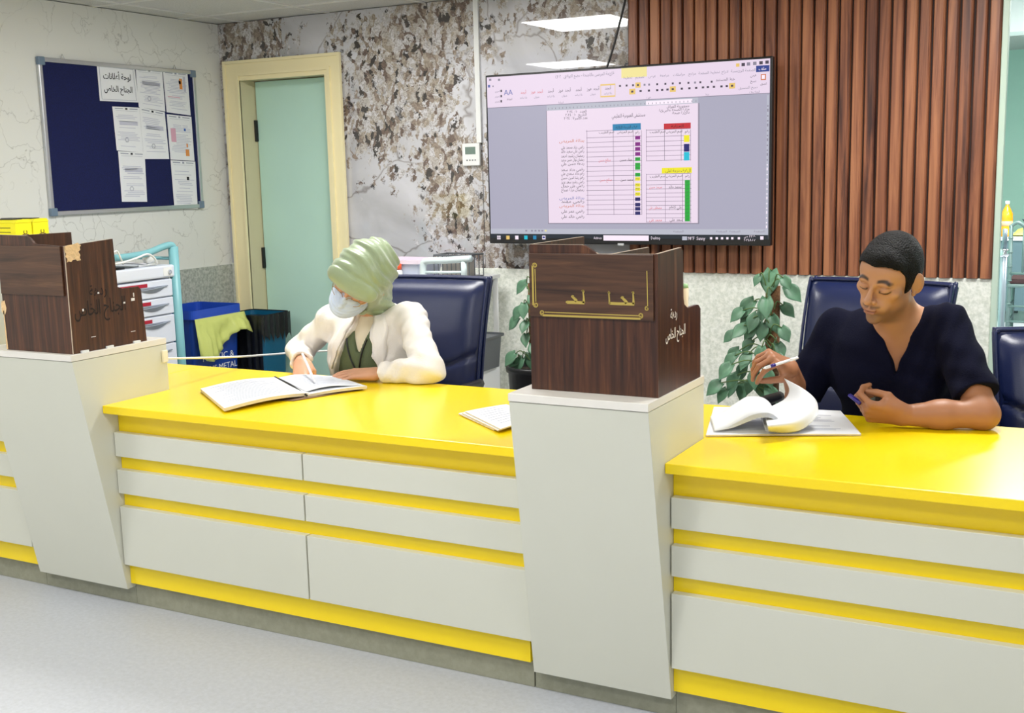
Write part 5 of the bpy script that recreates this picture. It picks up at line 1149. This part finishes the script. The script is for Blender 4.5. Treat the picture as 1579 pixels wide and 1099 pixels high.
# ------------------------------------------------------------------ the man in navy scrubs
def man():
    t = thing('person', (-.72, 3.9, 0), 'seated man in navy scrubs with short black hair turning the pages of a register', 'person')
    hc = P(1370, 424, 3.56); fdir = -.67*cr-.42*cu-.59*cf; updir = .27*cr+.94*cu-.12*cf
    H = Frame(hc, basis(fdir, updir), 1.055)
    nb = P(1390, 506, 3.70)                                    # base of the neck
    shR, shL = P(1290, 505, 3.76), P(1462, 498, 3.68)
    elR = P(1232, 612, 3.70); wrR = P(1217, 566, 3.56)
    elL = P(1517, 627, 3.50); wrL = P(1392, 636, 3.425)
    elL[2] = .796; wrL[2] = .790
    pel = np.array([nb[0]+.0, 3.90, .665]); ch = (shR+shL)/2+np.array([0, -.02, -.13])
    fld = Field(np.array([-1.2, 3.18, .60]), np.array([-.16, 4.02, 1.36]), .0026)
    hp = head_prims(H)
    for pr_, k, md in hp: fld.put(pr_, k, md)
    neck_top = H.w((0, -.025, -.07)); 
    fld.put(CAPS(neck_top, nb+np.array([0, .03, 0]), .056, .062), .03)
    fld.put(CAPS(H.w((0, .015, -.09)), nb+np.array([0, -.02, -.02]), .040, .05), .03)
    fld.put(CAPS(nb+np.array([0, .03, -.02]), shL, .06, .050), .05); fld.put(CAPS(nb+np.array([0, .03, -.02]), shR, .06, .050), .05)
    fld.put(ELL(ch+np.array([0, .02, .02]), (.165, .105, .16)), .05)
    fld.put(ELL((ch*.5+pel*.5), (.15, .105, .18)), .06)
    # left arm on the desk
    fld.put(CAPS(shL, elL, .052, .043), .02); fld.put(CAPS(elL, wrL*.55+elL*.45, .043, .038), .02); fld.put(CAPS(wrL*.5+elL*.5, wrL, .038, .026, flat=((0, 0, 1), 1.12)), .02)
    cl_ = [(62, 58, 35), (66, 62, 38), (70, 64, 40), (72, 66, 40)]
    hpL, tipsL, HL = hand_prims(wrL, nrm(-cr+.10*cu+.10*cf), nrm(-.72*cu-.62*cf+.0*cr), 1, 1.10, [(50, 60, 38), (58, 62, 40), (62, 64, 40), (64, 60, 40)], (4, 1, -2, -5), [(.040, .044, -.028), (.034, .072, -.040), (.026, .094, -.048)])
    # right arm
    fld.put(CAPS(shR, elR, .052, .042), .02); fld.put(CAPS(elR, wrR, .040, .027), .02)
    hpR, tipsR, HR = hand_prims(wrR, nrm(-.62*cr+.30*cu-.55*cf), nrm(.25*cr+.80*cu-.55*cf), -1, 1.08, [(58, 42, 18), (62, 46, 22), (64, 48, 24), (60, 44, 26)], (5, 1, -3, -8), [(.042, .040, -.030), (.036, .064, -.052), (.028, .082, -.070)])
    for lst_ in (hpL, hpR):
        for pr_, k, md in lst_: fld.put(pr_, k, md)
    SK, SKD, LIP, BRW, STB = [np.array(L(c)[:3]) for c in ((184, 134, 100), (130, 84, 62), (150, 92, 82), (26, 18, 16), (96, 72, 60))]
    def color(V):
        x, y, z = H.loc(V[:, 0], V[:, 1], V[:, 2]); col = np.tile(SK, (len(V), 1)); ax = np.abs(x)
        dist = np.sqrt(x*x+y*y+z*z)
        def mixc(c, w_): nonlocal col; w_ = w_[:, None]; col = col*(1-w_)+c*w_
        arm = 1-ramp01(dist, .16, .22)
        mixc(np.array(L((158, 104, 72))[:3]), (1-arm)*.75)
        stub = ramp01(-z, .056, .085)*ramp01(y, -.02, .03)*(1-ramp01(-z, .125, .14)); mixc(STB, .62*stub)
        side = ramp01(ax, .050, .066)*ramp01(-z, -.01, .03)*(1-ramp01(-z, .10, .12))*ramp01(y, -.005, .015)*(1-ramp01(y, .055, .07)); mixc(STB, .45*side)
        mus = np.exp(-((z+.0555)/.0042)**2)*ramp01(.030-ax, 0, .006)*ramp01(y, .085, .092)*ramp01(ax, .001, .004); mixc(BRW, .62*mus)
        lip = np.exp(-((z+.068)/.0070)**4)*ramp01(.0235-ax, 0, .006)*ramp01(y, .088, .095); mixc(LIP, .75*lip)
        mline = np.exp(-((z+.0676)/.0014)**2)*ramp01(.021-ax, 0, .004)*ramp01(y, .088, .095); mixc(np.array(L((84, 42, 38))[:3]), .9*mline)
        zb_ = .0205+.0045*np.sin(np.clip((ax-.012)/.036, 0, 1)*math.pi)-.006*ramp01(ax, .038, .05)
        brow = np.exp(-((z-zb_)/.0050)**4)*ramp01(ax, .010, .016)*(1-ramp01(ax, .045, .052))*ramp01(y, .045, .055); mixc(BRW, .93*brow)
        zl = -.0125+.0025*((ax-.031)/.013)**2
        lash = np.exp(-((z-zl)/.0030)**2)*ramp01(ax, .015, .019)*(1-ramp01(ax, .045, .049))*ramp01(y, .05, .06); mixc(np.array(L((22, 12, 12))[:3]), .95*lash)
        crease = np.exp(-((z-.004)/.0016)**2)*ramp01(ax, .017, .021)*(1-ramp01(ax, .043, .047))*ramp01(y, .05, .06); mixc(SKD, .6*crease)
        return col
    body = build_field(fld, 'body', vcol('man_skin', .48, .08), t, color, 1)
    # fingernails of the raised hand
    # hair
    fh = Field(H.o-.17, H.o+.17, .0026)
    def hair(x, y, z):
        k0 = np.sqrt((x/.0825)**2+((y+.016)/.103)**2+((z-.024)/.099)**2); d = (k0-1)*.085
        f2_ = np.sqrt((x/.070)**2+((y-.032)/.062)**2+((z-.044)/.064)**2); d = np.minimum(d, (f2_-1)*.062)
        d = d + .0006*np.sin(x*90+y*60)*np.sin(y*110-z*80)
        ax = np.abs(x)
        sp_ = np.interp(y, [-.12, -.07, -.045, -.026, -.008, .004, .016, .028, .040, .058], [-.075, -.066, -.036, .006, .014, -.034, -.036, .0, .032, .054])
        fp_ = .062+.004*np.sin(np.clip(ax/.05, 0, 1)*math.pi); w2 = ramp01(ax, .044, .062); line = np.where(y > .034, fp_*(1-w2)+sp_*w2, sp_).astype(np.float32)
        return np.maximum(d, (line-z)*.8)
    fh.D[:] = .5; fh.put(FUN(hair, H.o-.165, H.o+.165, H), 0, pad=0)
    hm = mat('black_hair', (9, 8, 9), .6, bump=1.0, bscale=230); hm.node_tree.nodes['Principled BSDF'].inputs['Specular IOR Level'].default_value = .22
    build_field(fh, 'hair', hm, t, smooth_it=1)
    # scrub top
    fc = Field(np.array([-1.2, 3.36, .50]), np.array([-.2, 4.16, 1.18]), .0042)
    fc.put(CAPS(nb+np.array([.02, .045, -.005]), shL+np.array([-.01, 0, -.008]), .068, .058), .05); fc.put(CAPS(nb+np.array([-.02, .045, -.005]), shR+np.array([.01, 0, -.008]), .068, .058), .05)
    fc.put(ELL(ch+np.array([0, .02, .01]), (.188, .125, .175)), .05); fc.put(ELL(ch*.5+pel*.5, (.185, .13, .22)), .07); fc.put(ELL(pel, (.19, .14, .12)), .07)
    sL, sR = shL+(elL-shL)*.80, shR+(elR-shR)*.93
    fc.put(CAPS(shL, sL+(sL-shL)*.25, .058, .068, cut=.80), .03); fc.put(CAPS(shR, sR+(sR-shR)*.12, .062, .066, cut=.90), .03)
    fc.put(CAPS(shL+np.array([-.03, 0, -.10]), elL*.35+ch*.65+np.array([0, 0, -.05]), .05, .05), .05)
    TF = Frame(nb, basis(nrm((-.02, -.96, -.28)), (0, 0, 1)))
    def vneck(x, y, z):                                       # opening of the V
        return np.maximum.reduce([np.abs(x+.004)-(.036+(z+.0)*.36)*1, -y-.03, -(z+.100)])
    fc.put(FUN(vneck, nb-.2, nb+.2, TF), .004, 'sub', pad=0)
    fc.put(CAPS(nb+np.array([0, .030, -.02]), H.w((0, -.02, -.05)), .052, .062), .006, 'sub')
    fc.put(CAPS(shL*.30+elL*.70, elL, .046, .047), .002, 'sub', pad=0); fc.put(CAPS(shR*.2+elR*.8, elR, .044, .044), .002, 'sub', pad=0) 
    D0 = fc.D; g = [np.arange(fc.n[i])*fc.res+fc.lo[i] for i in range(3)]; X, Y, Z = np.meshgrid(*g, indexing='ij')
    fold = .0035*np.sin(34*X+52*Z+3*np.sin(9*Y+7*Z))*np.sin(21*Z-18*X+11*Y)+.0022*np.sin(70*X-46*Z+5*np.sin(13*X)); fc.D = (D0+fold).astype(np.float32)
    build_field(fc, 'scrub_top', SKEW, t, smooth_it=1)
    # trousers under the desk
    fl = Field(np.array([-1.15, 3.0, .0]), np.array([-.3, 4.2, .66]), .010)
    for s_ in (-1, 1):
        hip = pel+np.array([s_*.10, .0, -.03]); kn_ = np.array([pel[0]+s_*.14, 3.46, .60]); an = np.array([pel[0]+s_*.14, 3.44, .12])
        fl.put(CAPS(hip, kn_, .088, .066), .03); fl.put(CAPS(kn_, an, .064, .05, cut=.98), .02)
    build_field(fl, 'trousers', SKEW, t, smooth_it=1)
    for s_ in (-1, 1):
        m = MB(); c_ = (pel[0]+s_*.14, 3.40, 0); g = [[(c_[0]+.045*math.cos(a)*w_, 3.40+(.13 if math.sin(a) < 0 else .07)*math.sin(a)*w_, z) for a in [2*math.pi*k/20 for k in range(21)]] for w_, z in ((1, .001), (1.03, .03), (.95, .05), (.7, .085), (.0, .10))]
        m.sheet(g); m.build('shoe', BLK, t, smooth=True)
    # white collar tag of an undershirt, breast pocket badge left out; pen and cap held in the hands
    return t, tipsL, tipsR, HL, HR, H
TM, tL, tR, HLm, HRm, Hm = man()
def pen(name, a, b, r, mats, label, cat, capfrac=.25, tipc=1):
    a, b = np.array(a), np.array(b); d = b-a
    t = thing(name, tuple(a), label, cat); m = MB(); m.tube([a+d*.06, a+d*(1-capfrac)], r, 12); m.build('barrel', mats[0], t, smooth=True)
    m = MB(); m.tube([a+d*.06, a], [r, r*.25], 10); m.build('tip', mats[1], t, smooth=True)
    m = MB(); m.tube([a+d*(1-capfrac), a+d*.99], r*1.02, 12); m.build('end', mats[2], t, smooth=True)
PW, PB = mat('white_pen_plastic', (240, 240, 244), .3), mat('violet_blue_plastic', (44, 30, 130), .35)
pa = P(1177, 568, 3.385); pb = P(1231, 551, 3.455)
pen('ballpoint_pen', pa, pb, .0046, (PW, PW, PW), 'white ballpoint pen between the fingers of the man in navy scrubs', 'pen')
m = MB(); d_ = pb-pa; m.tube([pa+d_*.20, pa+d_*.34], .0052, 12); bb_ = m.build('grip_band', PB, [o for o in bpy.data.objects if o.name.startswith('ballpoint_pen')][0], smooth=True)
ca = P(1309, 609, 3.40); cb = P(1326, 622, 3.375); m = MB(); m.tube([ca, cb], [.0045, .0055], 10); m.tube([ca+np.array([.004, 0, .004]), ca*.3+cb*.7+np.array([.006, 0, .004])], .0014, 6); tag(m.build('pen_cap', PB, smooth=True), 'violet blue pen cap pinched in the left fist of the man in navy scrubs', 'pen cap')

# ------------------------------------------------------------------ the person in the white coat
def writer():
    t = thing('person', (-2.60, 3.85, 0), 'seated person in a white coat, green headscarf and face mask writing in a file', 'person')
    hc = P(556, 430, 3.60); fdir = -.42*cr-.62*cu-.66*cf; updir = .42*cr+.70*cu-.55*cf
    H = Frame(hc, basis(fdir, updir), 1.10)
    nb = P(577, 492, 3.73); shR, shL = P(512, 494, 3.74), P(633, 492, 3.76)
    elR = P(462, 548, 3.78); wrR = P(466, 575, 3.52); elL = P(661, 582, 3.56); wrL = P(578, 582, 3.505)
    elR[2] = max(elR[2], .80); elL[2] = .800; wrL[2] = .782; wrR[2] = .80
    ch = (shR+shL)/2+np.array([0, -.02, -.12]); pel = np.array([nb[0]-.01, 3.80, .665])
    fld = Field(np.array([-3.0, 3.2, .62]), np.array([-2.1, 4.05, 1.34]), .0028)
    for pr_, k, md in head_prims(H): fld.put(pr_, k, md)
    fld.put(CAPS(H.w((0, -.02, -.07)), nb+np.array([0, .03, 0]), .05, .055), .03)
    fld.put(CAPS(nb+np.array([0, .03, -.02]), shL, .05, .045), .05); fld.put(CAPS(nb+np.array([0, .03, -.02]), shR, .05, .045), .05)
    fld.put(ELL(ch+np.array([0, .03, -.01]), (.120, .085, .12)), .04); fld.put(ELL(ch*.5+pel*.5, (.13, .10, .18)), .06)
    fld.put(CAPS(shL, elL, .04, .036), .02); fld.put(CAPS(elL, wrL, .034, .0235, flat=((0, 0, 1), .9)), .02)
    fld.put(CAPS(shR, elR, .04, .036), .02); fld.put(CAPS(elR, wrR, .034, .023), .02)
    hpL, tipsL, HL = hand_prims(wrL, nrm(-.98*cr-.02*cu+.18*cf), (0.05, -.25, 1), 1, 1.0, [(8, 10, 6), (9, 11, 6), (10, 12, 8), (12, 14, 8)], (5, 1, -4, -10), [(.044, .036, -.010), (.056, .062, -.014), (.058, .084, -.016)], .0078)
    hpR, tipsR, HR = hand_prims(wrR, nrm(.16*cr-.55*cu-.75*cf), nrm(-.15*cr+.75*cu-.62*cf), -1, 1.0, [(42, 48, 22), (52, 56, 28), (60, 62, 34), (64, 64, 36)], (4, 1, -2, -6), [(.040, .042, -.022), (.036, .066, -.038), (.030, .086, -.048)], .0080)
    for lst_ in (hpL, hpR):
        for pr_, k, md in lst_: fld.put(pr_, k, md)
    SK = np.array(L((214, 160, 128))[:3]); BRW = np.array(L((52, 36, 30))[:3])
    def color(V):
        x, y, z = H.loc(V[:, 0], V[:, 1], V[:, 2]); col = np.tile(SK, (len(V), 1)); ax = np.abs(x)
        def mixc(c, w_): nonlocal col; w_ = w_[:, None]; col = col*(1-w_)+c*w_
        brow = np.exp(-((z-.021)/.0035)**4)*ramp01(ax, .010, .016)*(1-ramp01(ax, .045, .052))*ramp01(y, .045, .055); mixc(BRW, .85*brow)
        lash = np.exp(-((z+.012)/.0022)**2)*ramp01(ax, .015, .019)*(1-ramp01(ax, .045, .049))*ramp01(y, .05, .06); mixc(np.array(L((30, 18, 16))[:3]), .9*lash)
        return col
    build_field(fld, 'body', vcol('writer_skin', .48, .08), t, color, 1)
    # mask
    fm = Field(H.o-.16, H.o+.16, .0026)
    def mask(x, y, z):
        zc_ = -.058; w_ = .060; k0 = np.sqrt((x/.066)**2+((y-.033)/.106)**2+((z-zc_)/.060)**2); d = (k0-1)*.062
        pl = .0012*np.sin(z*520)
        nd = (np.sqrt((x/.019)**2+((y-.103)/.034)**2+((z+.034)/.030)**2)-1)*.02; d = np.minimum(d, nd)
        return np.maximum.reduce([d+pl, z+.014-.012*np.clip(1-np.abs(x)/.03, 0, 1)*1, .028-y])
    fm.put(FUN(mask, H.o-.15, H.o+.15, H), 0, pad=0)
    build_field(fm, 'face_mask', mat('mask_pale_blue', (206, 218, 238), .75, bump=.2, bscale=300), t, smooth_it=1)
    m = MB()
    for s_ in (-1, 1): m.tube(bez([H.w((s_*.060, .055, -.035)), H.w((s_*.080, .02, -.022)), H.w((s_*.088, -.005, -.01))], 6), .0016, 6)
    m.build('mask_loops', PW, t)
    # spectacles
    m = MB()
    for s_ in (-1, 1):
        c_ = np.array([s_*.033, .103, -.010]); m.tube([H.w(c_+np.array([.024*math.cos(a), -.012*abs(math.cos(a))*(1 if math.cos(a)*s_ > 0 else 0), .017*math.sin(a)])) for a in [2*math.pi*k/22 for k in range(23)]], .0011, 6)
        m.tube([H.w((s_*.057, .092, -.006)), H.w((s_*.083, .03, -.002)), H.w((s_*.084, -.01, -.006))], .0012, 6)
    m.tube(bez([H.w((-.010, .104, -.008)), H.w((0, .108, -.004)), H.w((.010, .104, -.008))], 4), .0012, 6); m.build('spectacles', mat('gold_wire', (170, 130, 60), .3, .7), t, smooth=True)
    # headscarf
    fs = Field(np.array(H.o)-.24, np.array(H.o)+.22, .0032)
    bun = H.w((.0, -.070, .030))
    fs.put(ELL((0, -.024, .030), (.100, .118, .104), H), .0); fs.put(ELL((0, -.085, .012), (.075, .066, .075), H), .05)
    fs.put(ELL((0, .028, .045), (.089, .078, .068), H), .03)                      # stiff under cap standing over the brow
    fs.put(CAPS(H.w((0, -.03, -.02)), nb+np.array([0, .045, .015]), .088, .062), .05)
    for s_ in (-1, 1): fs.put(CAPS((s_*.070, .018, .03), (s_*.045, .020, -.100), .024, .022, H), .03)
    fs.put(CAPS((-.045, .020, -.100), (.045, .020, -.100), .022, .022, H), .03)
    fs.put(CAPS((-.066, .074, .046), (.066, .074, .046), .030, .030, H), .03)
    def hole(x, y, z):
        return np.maximum.reduce([np.sqrt((x/.066)**2+((z+.062)/.082)**2)*.07-.07, -(y-.018)])
    fs.put(FUN(hole, H.o-.2, H.o+.2, H), .006, 'sub', pad=0)
    g = [np.arange(fs.n[i])*fs.res+fs.lo[i] for i in range(3)]; X, Y, Z = np.meshgrid(*g, indexing='ij'); x, y, z = H.loc(X, Y, Z)
    ang = np.arctan2(z+.02, y+.02)
    q_ = (y*.9-z*.45)*105+90*x*x*3+2.0*np.sin(x*26+z*9); fold = (.0048*np.sin(q_)+.0022*np.sin(q_*2.3+1+x*30))*ramp01(-(y-.055-.2*z), 0, .03)
    fold = fold + .0045*np.exp(-((y-.062-.25*z+.15*np.abs(x))/.006)**2)
    fs.D = (fs.D+fold).astype(np.float32)
    build_field(fs, 'headscarf', mat('sage_satin', (148, 164, 130), .36, sheen=.35, bump=.12, bscale=90, var=.16, vscale=7), t, smooth_it=1)
    # olive tunic
    fo = Field(np.array([-3.0, 3.3, .50]), np.array([-2.1, 4.2, 1.14]), .0045)
    fo.put(ELL(ch+np.array([0, .015, -.0]), (.150, .118, .165)), .0); fo.put(ELL(ch*.6+pel*.4+np.array([0, .0, 0]), (.150, .120, .19)), .05); fo.put(ELL(pel, (.17, .13, .11)), .07)
    fo.put(CAPS(nb+np.array([0, .03, -.03]), shL, .055, .05), .04); fo.put(CAPS(nb+np.array([0, .03, -.03]), shR, .055, .05), .04)
    TF = Frame(nb, basis(nrm((-.10, -.98, -.12)), (0, 0, 1)))
    def vneck(x, y, z): return np.maximum.reduce([np.abs(x+.0)-(.036+(z+.02)*.34), -y-.0, -(z+.105)])
    fo.put(FUN(vneck, nb-.2, nb+.2, TF), .003, 'sub', pad=0)
    build_field(fo, 'tunic', mat('olive_cotton', (92, 104, 74), .8, bump=.25, bscale=260), t, smooth_it=1)
    fu = Field(nb-.2, nb+.2, .0045)
    fu.put(ELL(ch+np.array([0, .016, .004]), (.138, .109, .154)), 0); fu.put(CAPS(nb+np.array([0, .02, -.05]), nb+np.array([0, .0, .0]), .055, .055), .03)
    build_field(fu, 'inner_shirt', mat('cream_shirt', (226, 214, 190), .8), t, smooth_it=1)
    # white coat, open in front
    fc = Field(np.array([-3.06, 3.3, .48]), np.array([-2.04, 4.24, 1.16]), .0042)
    fc.put(CAPS(nb+np.array([0, .045, -.02]), shL+np.array([0, 0, 0]), .068, .062), .04); fc.put(CAPS(nb+np.array([0, .045, -.02]), shR, .068, .060), .04)
    fc.put(ELL(ch+np.array([0, .025, -.0]), (.180, .148, .18)), .05); fc.put(ELL(ch*.5+pel*.5, (.188, .158, .20)), .06); fc.put(ELL(pel, (.20, .15, .12)), .07)
    def openf(x, y, z):
        zz = np.clip(-z, 0, .4); wl = .026+.50*zz; wl = np.minimum(wl, .135); wr = .040+.30*zz; wr = np.minimum(wr, .100)
        return np.maximum(np.where(x < 0, -x-wr, x-wl), .012-y)
    fc.put(FUN(openf, nb-.42, nb+.3, TF), .006, 'sub', pad=0)
    cuL = wrL+(elL-wrL)*.12; cuR = wrR+(elR-wrR)*.10
    fc.put(CAPS(shL, elL, .058, .056), .03); fc.put(CAPS(elL, cuL, .056, .038, cut=.985), .03); fc.put(CAPS(shR, elR, .056, .052), .03); fc.put(CAPS(elR, cuR, .052, .040, cut=.98), .03)
    fc.put(CAPS(nb+np.array([0, .035, -.01]), nb+np.array([0, -.0, .14]), .070, .082), .004, 'sub')
    g = [np.arange(fc.n[i])*fc.res+fc.lo[i] for i in range(3)]; X, Y, Z = np.meshgrid(*g, indexing='ij')
    fold = .0058*np.sin(36*X+44*Z+3*np.sin(9*Y+7*Z))*np.sin(24*Z-20*X+11*Y)+.0024*np.sin(66*X-58*Z+5*np.sin(13*X)); fc.D = (fc.D+fold).astype(np.float32)
    fc.put(CAPS(cuL, wrL, .030, .028), .002, 'sub', pad=0); fc.put(CAPS(cuR, wrR, .031, .03), .002, 'sub', pad=0)
    # the coat stays above the desk where sleeves rest
    zz = (Z-(.7525))*1.0; mask_ = (Y < 3.57); fc.D = np.where(mask_, np.maximum(fc.D, -zz), fc.D).astype(np.float32)
    coatm = mat('white_coat_cotton', (240, 234, 228), .8, bump=.22, bscale=240)
    coat = build_field(fc, 'coat', coatm, t, smooth_it=1)
    # turned down collar and lapels as folded cloth lying on the chest
    def lap(s_):
        m = MB(); g = []
        for i in range(9):
            u = i/8; z_ = .030-.20*u; q0 = max(0, -z_); inn = (min(.100, .040+.30*q0) if s_ < 0 else min(.135, .026+.50*q0))*s_+.006*s_; wid = .050*math.sin(math.pi*min(1, .25+u*.75))**.7+.003
            if u > .97: wid = .003
            row = []
            for j in range(5):
                v = j/4; x_ = inn+s_*wid*v; q = TF.w((x_, 0, z_)); 
                row.append((x_, z_))
            g.append(row)
        return g
    from mathutils.bvhtree import BVHTree
    V = [v.co.copy() for v in coat.data.vertices]; bt = BVHTree.FromPolygons(V, [tuple(p.vertices) for p in coat.data.polygons])
    fwd = Vector(TF.R[:, 1])
    for s_ in (-1, 1):
        g = []
        for row in lap(s_):
            r_ = []
            for j, (x_, z_) in enumerate(row):
                o_ = Vector(TF.w((x_, .4, z_))); hit = bt.ray_cast(o_, -fwd, .6)
                dd = hit[0] if hit[0] is not None and (hit[0]-Vector(nb)).dot(fwd) > .01 else Vector(TF.w((x_, .045, z_)))
                r_.append(dd+fwd*(.005+.004*(j == 0)))
            g.append(r_)
        m = MB(); m.sheet(g); m.build('lapel', coatm, t, smooth=True, solid=.003)
    # lanyard, badge
    bt2 = BVHTree.FromPolygons([v.co.copy() for v in bpy.data.objects['tunic'].data.vertices], [tuple(p.vertices) for p in bpy.data.objects['tunic'].data.polygons])
    def on_tunic(x_, z_):
        h = bt2.ray_cast(Vector(TF.w((x_, .4, z_))), -fwd, .6); return (h[0] if h[0] is not None else Vector(TF.w((x_, .09, z_))))+fwd*.004
    m = MB(); A1 = [on_tunic(*q) for q in ((-.035, -.055), (-.022, -.10), (-.010, -.15), (-.002, -.19))]; A2 = [on_tunic(*q) for q in ((.062, -.035), (.045, -.09), (.020, -.15), (-.002, -.19))]
    m.tube(bez(A1, 5), .0032, 6); m.tube(bez(A2, 5), .0032, 6); m.build('lanyard', BLK, t, smooth=True)
    q = A1[-1]+Vector((0, 0, -.012)); m = MB(); m.box(q.x-.010, q.x+.010, q.y-.005, q.y+.001, q.z-.012, q.z+.012); m.build('badge_clip', PW, t, bevel=.002)
    fl = Field(np.array([-3.0, 3.0, .0]), np.array([-2.2, 4.2, .66]), .010)
    for s_ in (-1, 1):
        hip = pel+np.array([s_*.10, .0, -.03]); kn_ = np.array([pel[0]+s_*.12, 3.44, .60]); an = np.array([pel[0]+s_*.12, 3.46, .12])
        fl.put(CAPS(hip, kn_, .088, .066), .03); fl.put(CAPS(kn_, an, .064, .05, cut=.98), .02)
    build_field(fl, 'trousers', bpy.data.materials['olive_cotton'], t, smooth_it=1)
    for s_ in (-1, 1):
        m = MB(); c0_ = pel[0]+s_*.12; g = [[(c0_+.042*math.cos(a)*w_, 3.42+(.12 if math.sin(a) < 0 else .07)*math.sin(a)*w_, z) for a in [2*math.pi*k/20 for k in range(21)]] for w_, z in ((1, .001), (1.03, .03), (.95, .05), (.7, .08), (.0, .09))]
        m.sheet(g); m.build('shoe', BLK, t, smooth=True)
    return t, tipsL, tipsR, HL, HR, H
TW, wL_, wR_, HLw, HRw, Hw = writer()
pt = np.array(A(486, 590, Z=.781)); 
pen('ballpoint_pen', pt, P(466, 545, 3.46), .0048, (PW, PW, PW), 'white ballpoint pen in the hand of the person in the white coat', 'pen')
